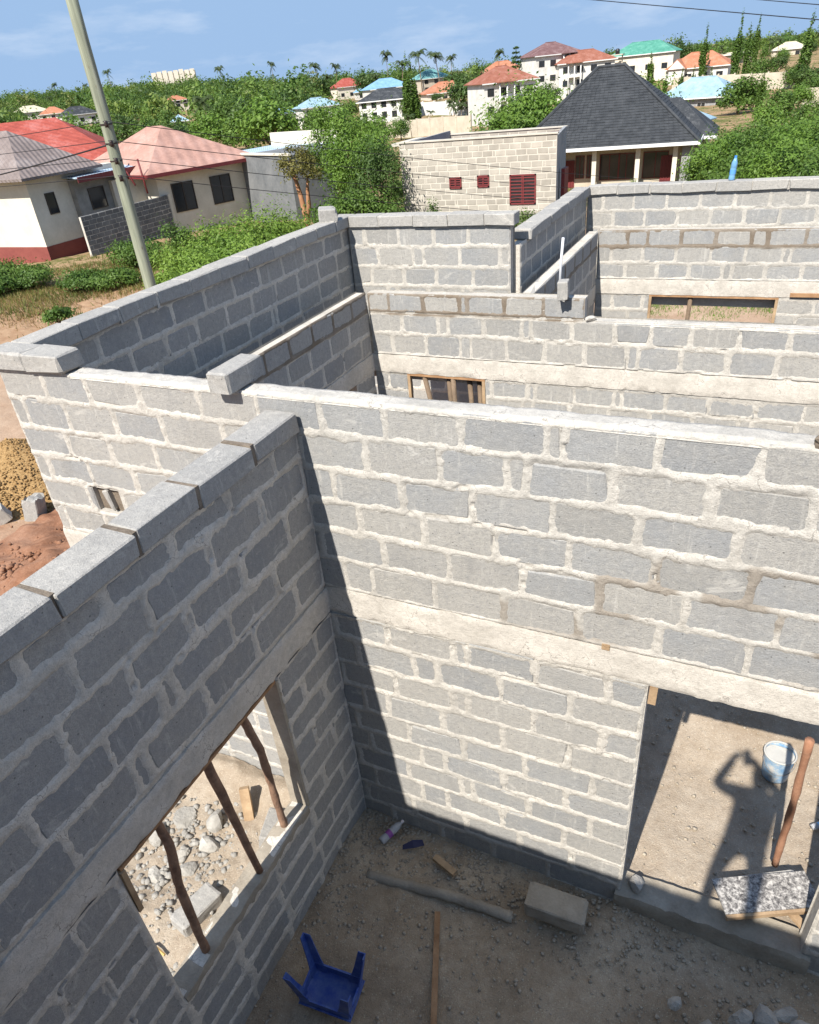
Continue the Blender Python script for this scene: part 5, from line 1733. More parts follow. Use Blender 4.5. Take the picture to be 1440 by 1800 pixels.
for z in AT:
    zl_ = z - PP.location.z
    ins = obj('insulator', MB().tube([(0.06, -0.06, zl_), (0.13, -0.13, zl_), (0.14, -0.14, zl_ + 0.05)], [0.018, 0.03, 0.026], 8).tube([(0.125, -0.125, zl_ - 0.045), (0.125, -0.125, zl_ + 0.045)], 0.034, 8).mesh('insulator', True), m_iron, PP)
    obj('strap', MB().tube([(0, 0, zl_ - 0.012), (0, 0, zl_ + 0.012)], 0.110, 16, False).mesh('strap', True), m_iron, PP)
m_wire = flat('wire_black', (0.012, 0.012, 0.014), 0.6)


def wire(label, a, b, sag, r=0.0065, n=24):
    a, b = Vector(a), Vector(b)
    P = [a.lerp(b, i / n) - Vector((0, 0, sag * 4 * (i / n) * (1 - i / n))) for i in range(n + 1)]
    o = obj('power_line', MB().tube(P, r, 5).mesh('power_line', True), m_wire)
    return tag(o, label, 'wire', 'power lines on the wooden pole')


ends_l = [(-23.2, 12.65, 5.24), (-23.4, 12.45, 4.92), (-23.6, 12.2, 4.59), (-23.75, 11.9, 4.14)]
ends_r = [(0.24, 26.43, 1.61), (0.29, 26.43, 1.18), (0.35, 26.43, 0.73), (0.42, 26.44, 0.22)]
nm = ['topmost', 'second', 'third', 'lowest']
for k in range(4):
    q = (PX + 0.125, PY - 0.125, AT[k] + 0.05)
    wire('%s black wire from the wooden pole over the roofs beside it' % nm[k], q, ends_l[k], 0.05)
    wire('%s black wire from the wooden pole past the block house' % nm[k], q, ends_r[k], 0.12)
wire('thicker service cable sagging from the second insulator to the white house', (PX + 0.125, PY - 0.125, AT[1]), (-23.9, 11.6, 4.0), 0.12, 0.014)
for k, (a, b) in enumerate((((-6.7, 20.4, 7.78), (7.05, 8.95, 5.12)), ((-1.0, 26.5, 7.18), (5.8, 4.6, 5.4)))):
    wire(['black wire crossing the open sky at the top of the picture', 'second wire just clipping the top corner of the sky'][k], a, b, 0.02, 0.008)

# ------------------------------------------------------------------ vegetation
def bearing(u):
    """compass bearing (degrees) of a far thing, from its place across the view"""
    return float(np.interp(u, [-500, -60, 77, 306, 577, 836, 1106, 1412, 1600], [-68, -52.8, -48, -40, -30, -20, -10, 0, 6]))


def polar(u, D, v=None):
    if v is not None:                                    # low things stand off their bearing on the tilted horizon
        u = u + (u - 905) * (v - (210.2 - 0.1074 * u)) / (2955 - v)
    a = math.radians(bearing(u))
    return CX + D * math.sin(a), CY + D * math.cos(a)


def cards(Cn, Nn, size, r, aspect=0.5, fold=0.0):
    """one small diamond leaf per centre"""
    n = len(Cn)
    t = r.normal(size=(n, 3))
    Nn = Nn / np.linalg.norm(Nn, axis=1, keepdims=True)
    a = np.cross(Nn, t); a /= np.linalg.norm(a, axis=1, keepdims=True)
    b = np.cross(Nn, a)
    s = size * r.uniform(0.6, 1.35, n)[:, None]
    V_ = np.stack([Cn - a * s * 0.5, Cn - b * s * aspect * 0.5 + Nn * s * fold, Cn + a * s * 0.5, Cn + b * s * aspect * 0.5 + Nn * s * fold], 1).reshape(-1, 3)
    F = np.arange(4 * n).reshape(-1, 4)
    return V_, F


def crown_arrays(seed, n, rx, ry, rz, clumps, leaf, spread=0.30, low=-0.5, aspect=0.5, hollow=0.45):
    r = np.random.default_rng(seed)
    d = r.normal(size=(clumps * 3, 3)); d /= np.linalg.norm(d, axis=1, keepdims=True)
    d = d[d[:, 2] > low][:clumps]
    rad = r.uniform(hollow ** 3, 1.0, len(d))[:, None] ** (1 / 3)
    rad = rad * (1 + 0.18 * r.normal(size=(len(d), 1)))
    cc = d * rad * 0.86
    sz = r.uniform(0.6, 1.4, len(cc))
    k = r.choice(len(cc), n, p=sz / sz.sum())
    off = r.normal(size=(n, 3)) * spread * sz[k][:, None] * 0.62
    P = cc[k] + off
    Nn = P * 0.5 + off * 1.2 + np.array([0, 0, 0.55]) + r.normal(size=(n, 3)) * 0.55
    P = P * np.array([rx, ry, rz])
    V_, F = cards(P, Nn, leaf, r, aspect)
    return V_, F, cc * np.array([rx, ry, rz])


def tree(label, x, y, trunk_h, rx, ry, rz, n, leaf, mat, seed, clumps=34, cat='tree', name='tree', group=None, trunk_r=0.16, tmat='trunk', forks=6, spread=0.3, low=-0.5, aspect=0.5, z=None, lean=(0, 0)):
    zb = gz(x, y) if z is None else z
    root = thing(name, label, cat, (x, y, zb), 0, group)
    V_, F, cc = crown_arrays(seed, n, rx, ry, rz, clumps, leaf, spread, low, aspect)
    top = np.array([lean[0], lean[1], trunk_h + rz * 0.55])
    obj('crown', mesh_np('crown', V_ + top, F), MAT[mat], root)
    r = random.Random(seed)
    mb = MB()
    f0 = Vector((lean[0] * 0.4, lean[1] * 0.4, trunk_h * 0.75))
    mb.tube([(0, 0, -0.3), (lean[0] * 0.15, lean[1] * 0.15, trunk_h * 0.35), f0], [trunk_r * 1.25, trunk_r, trunk_r * 0.85], 9)
    for i in r.sample(range(len(cc)), min(forks, len(cc))):
        e = Vector(cc[i] * 0.85 + top)
        mid = f0.lerp(e, 0.5) + Vector((r.uniform(-.15, .15), r.uniform(-.15, .15), 0.12 * rz))
        mb.tube([f0 - Vector((0, 0, 0.1)), mid, e], [trunk_r * 0.62, trunk_r * 0.38, trunk_r * 0.12], 6)
    obj('trunk', mb.mesh('trunk', True), MAT[tmat], root)
    return root


def copy_tree(src, label, x, y, s, rz_, z=None, group=None):
    o = src.copy(); COL.objects.link(o)
    o.location = (x, y, gz(x, y) if z is None else z)
    o.rotation_euler = (0, 0, rz_)
    o.scale = (s[0], s[0], s[1]) if hasattr(s, '__len__') else (s, s, s)
    o['label'] = label
    if group:
        o['group'] = group
    for ch in list(src.children):
        c = ch.copy(); COL.objects.link(c); c.parent = o
    return o


# the feathery trees beyond the outer wall
x, y = polar(636, 41, 370)
tree('big feathery bright green tree beside the block house', x, y, 1.7, 2.2, 2.2, 2.1, 12000, 0.17, 'leaf_bright', 201, 70, trunk_r=0.15, spread=0.24, low=-0.9, aspect=0.38)
x, y = polar(600, 43, 370)
tree('tall loose green tree behind the small orange trunked one', x, y, 2.2, 1.5, 1.5, 2.2, 7000, 0.17, 'leaf_bright', 203, 46, trunk_r=0.12, spread=0.25, low=-0.9, aspect=0.38)
x, y = polar(668, 38, 380)
tree('dark green drooping tree close to the block house corner', x, y, 1.1, 1.6, 1.6, 1.7, 7000, 0.15, 'leaf_dark', 204, 40, trunk_r=0.1, spread=0.25, low=-0.95, aspect=0.4)
x, y = polar(505, 53)
tree('round green tree behind the grey store', x, y, 1.6, 2.2, 2.2, 1.6, 6000, 0.19, 'leaf_mid', 205, 40, trunk_r=0.12, low=-0.8)
x, y = polar(620, 37, 390)
tree('low leafy bush at the foot of the feathery tree', x, y, 0.3, 2.6, 1.4, 1.0, 6000, 0.16, 'leaf_mid', 206, 40, cat='bush', name='bush', trunk_r=0.06, low=-0.5)

# small tree with a forked orange trunk
x, y = polar(533, 40.5, 385)
OT = thing('tree', 'small tree with a forked peeling orange trunk next to the grey store', 'tree', (x, y, gz(x, y)))
mb = MB()
mb.tube([(0, 0, -0.3), (0.02, 0, 0.5), (-0.12, 0.02, 1.6), (-0.35, 0.05, 2.6), (-0.42, 0, 3.2)], [0.17, 0.15, 0.12, 0.09, 0.05], 9)
mb.tube([(0.06, 0, 0.3), (0.28, 0.05, 1.2), (0.30, 0.1, 1.9), (0.42, 0.1, 2.5)], [0.13, 0.12, 0.09, 0.05], 8)
mb.tube([(-0.25, 0.04, 2.2), (-0.75, 0.1, 2.9)], [0.07, 0.03], 6)
obj('trunk', mb.mesh('trunk', True), MAT['trunk_orange'], OT)
V_, F, _ = crown_arrays(207, 2600, 1.25, 1.1, 0.95, 26, 0.16, 0.26, -0.6, 0.4)
obj('crown', mesh_np('crown', V_ + np.array([0.0, 0.1, 2.95]), F), MAT['leaf_olive'], OT)

# bright shrubs on the verge beyond the outer wall
shr = [(470, 33, 1.1, 1.3), (430, 31, 1.2, 1.2), (395, 32, 1.0, 1.1), (365, 30, 1.1, 0.9), (500, 34, 1.0, 1.0), (330, 31, 0.9, 0.8), (420, 28, 1.3, 0.9), (460, 29.5, 1.2, 1.0), (370, 27.5, 1.0, 0.7), (310, 29, 0.7, 0.6), (255, 36, 1.0, 0.9), (225, 37, 0.8, 0.8), (20, 37, 1.1, 0.7), (60, 36, 1.0, 0.5), (110, 28.5, 0.5, 0.35), (150, 33.5, 0.9, 0.5), (200, 33, 0.8, 0.4), (0, 35.5, 0.9, 0.5), (320, 36.5, 0.6, 1.1)]
tags_ = ['tallest bright shrub beside the coping rock', 'broad bright shrub behind the outer wall', 'rounded bright shrub in front of the pink roofed house', 'low bright shrub below the two dark windows',
         'shrub at the foot of the orange trunked tree', 'small shrub by the end of the yard wall', 'spreading shrub close behind the wall coping', 'dense shrub in front of the tallest one', 'small leafy shrub near the pole',
         'little shrub right of the pole', 'dark shrub against the blackened yard wall', 'small dark shrub at the start of the yard wall', 'shrub hiding the foot of the white house', 'low shrub under the red plinth',
         'tiny bush alone on the dirt verge', 'weedy shrub left of the pole', 'weedy tuft against the pole foot', 'shrub at the picture edge by the white house', 'narrow upright shrub at the gate post']
for i, (u, D, rr0, h) in enumerate(shr):
    vv_ = 210.2 - 0.1074 * u + 6.3 / D * 1850
    x, y = polar(u, D, vv_)
    k_ = 1.25 if i < 10 else 1.0
    b = tree(tags_[i], x, y, 0.2, rr0 * 1.15 * k_, rr0 * 1.15 * k_, h * 0.75 * k_ * 1.1, int(3300 * rr0 * k_), 0.14, 'leaf_lime' if i < 10 else 'leaf_mid', 300 + i, 30, cat='shrub', name='shrub', group='shrubs on the verge', trunk_r=0.03, forks=9, spread=0.30, low=-0.35, aspect=0.4)
# weeds in front of the block house
for i, (u, D, rr0, h, lb) in enumerate([(778, 34.5, 0.9, 0.75, 'weedy grey green shrub in front of the small grilles'), (762, 34.8, 0.35, 1.3, 'thin sapling standing against the block house'), (845, 34.5, 0.6, 0.45, 'low weed under the second small grille'), (925, 34.5, 0.6, 0.6, 'weed under the big maroon grille'), (905, 33.5, 0.35, 0.7, 'thin weed beside the big maroon grille'), (735, 35, 0.4, 0.35, 'small weed at the block house corner'), (1115, 40, 0.7, 0.6, 'leafy weed in front of the pillared porch')]):
    x, y = polar(u, D, 355)
    tree(lb, x, y, 0.1, rr0, rr0, h * 0.8, int(1300 * rr0) + 300, 0.12, 'leaf_mid', 340 + i, 18, cat='weed', name='weed', group='weeds at the block house', trunk_r=0.02, forks=6, low=-0.3, aspect=0.35)

# big bushes to the right of the slate roofed house
bl = ['big bush touching the slate roofed house', 'second big bush from the slate roofed house', 'tall bush behind the water bottle', 'bush right of the water bottle', 'broad bush under the beige wall', 'bush at the far right picture edge',
      'low bush in front of the water bottle', 'low bush in front at the right', 'pale bush rising at the back', 'bush filling the right hand corner', 'back bush beneath the orange soil bank', 'farther bush beside the green field']
for i, (u, D, rr0, h) in enumerate([(1272, 46, 1.6, 2.5), (1303, 49, 2.0, 2.9), (1335, 46, 2.2, 2.9), (1380, 44, 2.1, 2.7), (1420, 48, 2.4, 3.0), (1455, 43, 2.2, 2.7), (1318, 41, 1.6, 2.1), (1390, 39, 1.9, 2.2), (1350, 54, 2.4, 3.5), (1440, 39, 2.0, 2.3), (1290, 60, 1.9, 3.4), (1400, 60, 2.6, 3.7)]):
    x, y = polar(u, D, 300)
    tree(bl[i], x, y, 0.3, rr0 * 1.15, rr0 * 1.15, (h * 1.12 - 0.3) / 1.7, 8000, 0.18, ['leaf_bright', 'leaf_mid', 'leaf_mid', 'leaf_bright'][i % 4], 360 + i, 60, cat='bush', name='bush', group='bushes beside the slate roofed house', trunk_r=0.08, forks=7, spread=0.24, low=-0.5, aspect=0.4)
x, y = polar(935, 78, 225)
tree('round green tree in front of the white two-storey house', x, y, 2.0, 4.6, 4.2, 3.1, 12000, 0.34, 'leaf_bright', 380, 60, trunk_r=0.2, low=-0.6)
x, y = polar(905, 74, 225)
tree('lower green tree hugging the block house parapet', x, y, 1.2, 2.8, 2.8, 2.2, 5000, 0.32, 'leaf_mid', 381, 40, trunk_r=0.16, low=-0.6)
x, y = polar(755, 66, 250)
tree('shrub with yellow flowers behind the block house', x, y, 0.4, 2.4, 2.0, 1.3, 4000, 0.26, 'leaf_olive', 382, 34, cat='shrub', name='shrub', low=-0.5)
x, y = polar(715, 62, 250)
tree('green shrub left of the yellow flowered one', x, y, 0.4, 1.6, 1.6, 1.1, 2600, 0.26, 'leaf_mid', 383, 26, cat='shrub', name='shrub', low=-0.5)

# ---- template trees for the slopes
T1 = tree('broad dark tree behind the white two-storey house', *polar(822, 205), 3.0, 5.5, 5.5, 4.2, 2200, 0.85, 'leaf_dark', 401, 44, group='trees among the far houses', trunk_r=0.3, low=-0.6)
T2 = tree('yellow green round tree behind the slate roof', *polar(1150, 118), 2.2, 5.0, 4.6, 3.3, 2600, 0.62, 'leaf_bright', 402, 44, group='trees among the far houses', trunk_r=0.25, low=-0.6)
T3 = tree('dark tree standing beside the pale blue roof', *polar(1318, 142), 2.4, 4.2, 4.2, 4.0, 2600, 0.66, 'leaf_mid', 403, 44, group='trees among the far houses', trunk_r=0.25, low=-0.8)
T3.scale = (0.8, 0.8, 0.64)
T2.scale = (0.75, 0.75, 0.85)
ORD = ['', 'second ', 'third ', 'fourth ', 'fifth ', 'sixth ', 'seventh ', 'eighth ', 'ninth ']
NEAR = [((-52.8, 164), 'the white two-storey house'), ((-100.8, 252), 'the red roofed bungalow'), ((-91, 188), 'the dark grey roof'), ((-180, 330), 'the dull red roof'), ((-130, 308), 'the teal roof'), ((-104, 320), 'the pale orange roof'),
        ((-58, 222), 'the maroon roof'), ((-38.6, 254), 'the green roof'), ((-21, 236), 'the orange villa'), ((-14, 173), 'the pale blue metal roof'), ((-2, 390), 'the cream roof at the picture edge'), ((-20, 330), 'the flat unfinished house'),
        ((-257, 243), 'the black roof'), ((-150, 177), 'the pale blue gable'), ((-124, 207), 'the wide pale blue roof'), ((-129, 197), 'the small blue hipped roof'), ((22, 134), 'the long beige wall'), ((-100, 120), 'the pink roofed neighbour house'), ((-8, 60), 'the slate roofed house')]
seen_ = {}


def tree_label(x, y, k):
    b = min(NEAR, key=lambda q: abs(math.degrees(math.atan2(q[0][0] - CX, q[0][1] - CY) - math.atan2(x - CX, y - CY))) * 3 + abs(math.hypot(q[0][0] - CX, q[0][1] - CY) - math.hypot(x - CX, y - CY)) * 0.12)
    bh = math.hypot(x - CX, y - CY) > math.hypot(b[0][0] - CX, b[0][1] - CY)
    t_ = '%s tree %s %s' % (['dark broad', 'yellow green round', 'mid green dense'][k], 'growing behind' if bh else 'standing in front of', b[1])
    seen_[t_] = seen_.get(t_, 0) + 1
    n_ = seen_[t_]
    return t_ if n_ == 1 else ORD[n_ - 1] + t_ + ', smaller' * (n_ > 9)

rf_ = random.Random(17)
spots = [(455, 150, 1.29, 1), (405, 165, 1.03, 2), (430, 200, 1.06, 0), (380, 205, 1.12, 2), (350, 180, 1.18, 1), (480, 190, 0.69, 0), (530, 185, 0.79, 2), (555, 200, 0.84, 1), (610, 230, 0.65, 2), (300, 190, 0.92, 2), (270, 170, 0.85, 0), (240, 185, 0.93, 2), (705, 210, 0.67, 2), (770, 260, 0.32, 0), (800, 320, 0.86, 0), (925, 190, 0.89, 1), (960, 210, 0.68, 0), (1000, 290, 1.03, 1), (1055, 290, 0.76, 0), (1185, 300, 1.06, 0), (1250, 280, 0.85, 1), (1330, 150, 0.55, 2), (1400, 105, 0.5, 2), (1340, 215, 0.67, 2), (1370, 240, 0.5, 0), (1405, 200, 0.63, 2), (1430, 185, 0.56, 0), (1350, 150, 0.48, 1), (1450, 150, 0.5, 2), (1425, 140, 0.44, 1), (1380, 95, 0.47, 1), (1440, 95, 0.4, 2), (650, 320, 1.04, 0), (700, 350, 1.19, 2), (560, 330, 1.11, 0), (740, 370, 0.98, 0), (860, 350, 1.13, 2), (900, 300, 0.86, 0), (1130, 330, 0.93, 2), (1310, 330, 0.48, 0), (1360, 350, 0.52, 2), (1420, 340, 0.43, 0), (1390, 300, 0.5, 1), (585, 140, 0.8, 1), (640, 165, 0.59, 2), (660, 140, 0.65, 1), (690, 155, 0.53, 2), (880, 140, 0.43, 2), (150, 175, 1.12, 2), (100, 190, 1.35, 1), (200, 210, 0.93, 0), (30, 200, 1.28, 2), (1105, 140, 0.7, 1)]
for (u, D, s, k) in spots:
    u += rf_.uniform(-8, 8)
    x, y = polar(u, D)
    copy_tree([T1, T2, T3][k], tree_label(x, y, k), x, y, (s * rf_.uniform(0.85, 1.1), s * rf_.uniform(0.85, 1.05)), rf_.uniform(0, 6.28), group='trees among the far houses')

# cypress-like columns
x, y = polar(1303, 210)
CY1 = tree('tall narrow column tree standing highest above the right slope', x, y, 1.0, 1.15, 1.15, 8.5, 2600, 0.55, 'leaf_mid', 411, 60, group='column trees', trunk_r=0.2, low=-0.98, spread=0.16, forks=2)
for i, (u, D, s, h) in enumerate([(1244, 230, 1.0, 0.85), (1420, 190, 1.1, 0.92), (713, 185, 1.0, 0.98), (722, 190, 1.1, 0.9), (730, 186, 0.9, 0.7), (1148, 235, 0.9, 0.55), (1178, 205, 0.55, 0.32), (1207, 200, 0.55, 0.40), (1228, 198, 0.55, 0.42), (1241, 196, 0.55, 0.38), (1262, 190, 0.6, 0.42), (1322, 230, 0.9, 0.8), (1355, 120, 0.5, 0.45), (1333, 300, 1.1, 0.9), (985, 240, 1.0, 0.4)]):
    x, y = polar(u, D)
    copy_tree(CY1, ['column tree above the orange villa', 'column tree near the right picture edge', 'tallest of three column trees beside the dark roofed house', 'middle one of three column trees beside the dark roofed house', 'shortest of three column trees beside the dark roofed house',
                    'column tree in front of the green roof', 'first small column tree before the orange villa', 'second small column tree before the orange villa', 'third small column tree before the orange villa', 'fourth small column tree before the orange villa',
                    'small column tree beside the pale blue roof', 'column tree next to the highest one', 'slim young tree on the right hand field', 'column tree far back on the right slope', 'short column tree beside the maroon roof'][i], x, y, (s, h), i, group='column trees')


def palm(label, x, y, h, fr, seed, group='coconut palms on the slopes', z=None):
    r = random.Random(seed)
    root = thing('palm_tree', label, 'palm', (x, y, gz(x, y) if z is None else z), 0, group)
    lx = r.choice([-1.9, -1.1, 0.4, 1.4])
    obj('trunk', MB().tube([(0, 0, -0.4), (lx * 0.3, 0, h * 0.4), (lx, 0.1, h)], [0.22, 0.17, 0.13], 7).mesh('trunk', True), MAT['trunk'], root)
    V_, F = [], []
    for k in range(21):
        a = 2 * math.pi * k / 21 * 4 + r.uniform(-.2, .2)
        up = r.choice([-0.35, 0.1, 0.5, 0.9, 1.25, 1.5]) + r.uniform(-0.15, 0.15)
        L = fr * r.uniform(0.8, 1.1)
        d = Vector((math.cos(a), math.sin(a), 0)); sd_ = Vector((-math.sin(a), math.cos(a), 0))
        prev = None
        for j in range(8):
            f = j / 7
            c = Vector((lx, 0.1, h)) + d * L * f * (1 - 0.18 * f) + Vector((0, 0, L * (up * f - (0.55 + 0.5 * up) * f * f)))
            w = 0.34 * fr * 0.5 * math.sin(math.pi * min(1, f * 0.9 + 0.08)) ** 0.7
            dr = Vector((0, 0, -0.55 * w))
            cur = [len(V_), len(V_) + 1, len(V_) + 2]
            V_ += [c - sd_ * w + dr, c, c + sd_ * w + dr]
            if prev and j % 1 == 0:
                F += [(prev[0], prev[1], cur[1], cur[0]), (prev[1], prev[2], cur[2], cur[1])]
            prev = cur
    # leaflets: comb the strips by dropping alternate slivers
    Vn, Fn = [], []
    for (a, b, c, d2) in F:
        A0, B0, C0, D0 = (Vector(V_[q]) for q in (a, b, c, d2))
        for s in range(3):
            f0, f1 = s / 3, s / 3 + 0.2
            i0 = len(Vn)
            Vn += [A0.lerp(D0, f0), B0.lerp(C0, f0), B0.lerp(C0, f1), A0.lerp(D0, f1)]
            Fn.append((i0, i0 + 1, i0 + 2, i0 + 3))
    obj('fronds', mesh_np('fronds', Vn, Fn), MAT['leaf_palm'], root)
    return root


P1 = palm('coconut palm on the skyline above the teal roof', *polar(742, 330), 13.0, 4.8, 1)
P2 = palm('second coconut palm on the skyline above the teal roof', *polar(775, 330), 12.0, 4.8, 2)
P3 = palm('coconut palm standing alone on the slope beyond the pink roof', *polar(352, 215), 8.4, 3.8, 3)
far_p = [(690, 330, 1.3, 1.31), (697, 360, 1.3, 1.31), (665, 300, 1.3, 1.28), (631, 330, 1.27, 1.24), (800, 330, 1.03, 1.0), (868, 260, 1.13, 1.1), (838, 300, 0.99, 0.96), (885, 340, 1.04, 1.01), (600, 350, 1.26, 1.23), (575, 380, 1.3, 1.27), (620, 370, 1.28, 1.25), (540, 420, 1.3, 1.33), (505, 450, 1.3, 1.43), (560, 400, 1.3, 1.31), (470, 480, 1.3, 1.35), (440, 520, 1.3, 1.54), (393, 480, 1.3, 1.62), (366, 520, 1.29, 1.25), (250, 560, 1.15, 1.12), (198, 560, 1.3, 1.62), (190, 570, 1.3, 1.41), (140, 580, 1.18, 1.15), (100, 580, 1.05, 1.02), (60, 560, 1.28, 1.25), (30, 560, 1.29, 1.25), (75, 520, 1.19, 1.16), (300, 560, 1.1, 1.07), (330, 540, 1.17, 1.13), (1255, 330, 0.62, 0.6), (1270, 340, 0.74, 0.71), (1285, 330, 0.62, 0.61), (1338, 300, 0.62, 0.6), (1350, 310, 0.63, 0.61), (1365, 320, 0.69, 0.67), (1378, 300, 0.62, 0.61), (1390, 310, 0.68, 0.66), (1405, 320, 0.57, 0.56), (1430, 300, 0.6, 0.58), (1440, 330, 0.58, 0.56), (1320, 330, 0.58, 0.56), (1232, 320, 0.66, 0.65), (700, 140, 0.5, 0.48), (672, 145, 0.5, 0.46), (655, 150, 0.5, 0.46), (715, 150, 0.5, 0.44), (780, 170, 0.52, 0.51), (800, 172, 0.54, 0.53), (815, 168, 0.56, 0.55), (760, 175, 0.51, 0.49)]
far_p = [q for k_, q in enumerate(far_p) if k_ % 4 != 3 or q[1] < 180]
far_p.sort(key=lambda q: (q[1] < 180, q[0]))
NUM = ['first', 'second', 'third', 'fourth', 'fifth', 'sixth', 'seventh', 'eighth', 'ninth', 'tenth', 'eleventh', 'twelfth', 'thirteenth', 'fourteenth', 'fifteenth', 'sixteenth', 'seventeenth', 'eighteenth', 'nineteenth', 'twentieth']
pc = {}
for i, (u, D, s, h) in enumerate(far_p):
    x, y = polar(u + 9 * math.sin(i * 2.3), D * (1 + 0.06 * math.sin(i * 5.1)))
    near_ = D < 180
    zone = 'young palm along the garden walls, counted from the feathery tree' if near_ else ('skyline palm above the wood, counted from the picture edge' if u < 480 else ('skyline palm counted on from the feathery tree' if u < 1000 else 'skyline palm of the slope beyond the orange villa'))
    pc[zone] = pc.get(zone, 0) + 1
    plab = NUM[pc[zone] - 1] + ' ' + zone
    copy_tree([P1, P2, P3][(i * 5 + i // 3) % 3], plab, x, y, (s * 0.62 * (0.7 + 0.5 * ((i * 7) % 10) / 10), h * 0.82 * (0.62 + 0.5 * ((i * 3) % 7) / 7)), i * 1.7, group='young palms in the garden' if near_ else 'coconut palms on the skyline')

# tiered conifer on the skyline
x, y = polar(909, 235)
NF = thing('conifer_tree', 'dark tiered conifer rising above the maroon roofed house', 'tree', (x, y, gz(x, y)))
obj('trunk', MB().tube([(0, 0, -.3), (0, 0, 13)], [.25, .05], 7).mesh('trunk'), MAT['trunk'], NF)
r0_ = np.random.default_rng(3)
PPn = []
for k in range(9):
    zt_ = 4.5 + k * 1.05
    rr1 = 3.2 * (1 - k / 10.5)
    for q in range(260 - 20 * k):
        a0 = r0_.integers(0, 7) * 0.9 + k + r0_.normal() * 0.10
        d0 = rr1 * r0_.random() ** 0.7
        PPn.append((d0 * math.cos(a0), d0 * math.sin(a0), zt_ - 0.15 * d0 + r0_.normal() * 0.12))
PPn = np.array(PPn)
V_, F = cards(PPn, np.array([0, 0, 1.0]) + r0_.normal(size=PPn.shape) * 0.4, 0.6, r0_, 0.5)
obj('crown', mesh_np('crown', V_, F), MAT['leaf_dark'], NF)

# ---- the wooded hillside, one far mass
tmpl = [crown_arrays(500 + i, 260, 4.2 + i * 0.4, 4.2, 3.6 + 0.5 * i, 26, 1.25, 0.3, -0.5)[:2] for i in range(5)]
rw = np.random.default_rng(21)
Vs, Fs, n0, Tn = [], [], 0, []
cnt = 0
while cnt < 1550:
    u = rw.uniform(-60, 760) if rw.random() < 0.8 else rw.uniform(700, 1480)
    D = rw.uniform(250, 720)
    if u < 240 and D < 330:
        continue
    if u > 560 and D < 400:
        continue
    x, y = polar(u, D)
    # keep the houses clear
    if any(abs(u - hu) < hw_ and D < hd for hu, hw_, hd in ((58, 34, 446), (99, 28, 416), (142, 38, 362), (313, 28, 394), (322, 16, 240), (560, 46, 250), (500, 26, 244), (606, 34, 380), (635, 14, 360), (675, 42, 302), (700, 1, 10))):
        continue
    V_, F = tmpl[rw.integers(5)]
    s = rw.uniform(0.45, 1.0) + 0.45 * rw.random() ** 4
    Tn.append(np.full(len(V_), np.clip(0.5 + 0.35 * float(vn(x, y, 0.02, 5)) + rw.normal() * 0.22, 0, 1)))
    w = rw.random() * 6.28
    c, s_ = math.cos(w), math.sin(w)
    Rm = np.array([[c, -s_, 0], [s_, c, 0], [0, 0, 1]])
    Vs.append(V_ @ Rm.T * s * np.array([1, 1, rw.uniform(0.8, 1.35)]) + np.array([x, y, gz(x, y) + 3.4 * s])); Fs.append(F + n0); n0 += len(V_)
    cnt += 1
fme = mesh_np('forest', np.concatenate(Vs), np.concatenate(Fs))
fme.attributes.new('tint', 'FLOAT', 'POINT').data.foreach_set('value', np.concatenate(Tn).astype(np.float32))
fo = obj('forest', fme, MAT['leaf_forest'])
tag(fo, 'dense green wood covering the distant hillside', 'forest')
stuff(fo)


# ---- grass and weeds on the verge and the open ground
def grass_patch(name, label, spots_, n, hmin, hmax, seed, mat):
    r = np.random.default_rng(seed)
    P = []
    for _ in range(n):
        u, D = spots_(r)
        x, y = polar(u, D)
        P.append((x, y))
    P = np.array(P)
    # denser and sparser patches
    Dg = np.hypot(P[:, 0] - CX, P[:, 1] - CY)
    k = -1.6 * (1 - smooth01((Dg - Dg.min()) / 6.0)) + vn(P[:, 0], P[:, 1], 0.35, 3) + 0.6 * vn(P[:, 0], P[:, 1], 1.1, 4) + r.normal(size=len(P)) * 0.35
    P = P[k > 0.12]
    z = terrain(P[:, 0], P[:, 1])
    m_ = len(P)
    h = r.uniform(hmin, hmax, m_); a = r.random(m_) * 6.28; ln = r.normal(size=(m_, 2)) * 0.35
    w = h * 0.10
    dx, dy = np.cos(a) * w, np.sin(a) * w
    b = np.stack([P[:, 0], P[:, 1], z - 0.03], -1)
    V_ = np.stack([b - np.stack([dx, dy, 0 * dx], -1), b + np.stack([dx, dy, 0 * dx], -1), b + np.stack([ln[:, 0] * h, ln[:, 1] * h, h], -1)], 1).reshape(-1, 3)
    o = obj(name, mesh_np(name, V_, np.arange(3 * m_).reshape(-1, 3)), MAT[mat])
    tag(o, label, 'grass')
    return stuff(o)


grass_patch('grass', 'rough green grass on the verge beyond the outer wall', lambda r: (r.uniform(-420, 560), r.uniform(27, 41)), 52000, 0.08, 0.26, 31, 'grass')
grass_patch('grass', 'dry orange brown grass on the verge round the pole', lambda r: (r.uniform(-420, 560), r.uniform(26, 40)), 60000, 0.06, 0.22, 35, 'grass_dry')
grass_patch('grass', 'scattered grass on the open ground beside the block house', lambda r: (r.uniform(540, 1480), r.uniform(27, 60)), 50000, 0.08, 0.30, 32, 'grass')
grass_patch('grass', 'green grass strip behind the far window opening', lambda r: (r.uniform(1180, 1520), r.uniform(17, 30)), 60000, 0.05, 0.13, 33, 'leaf_bright')

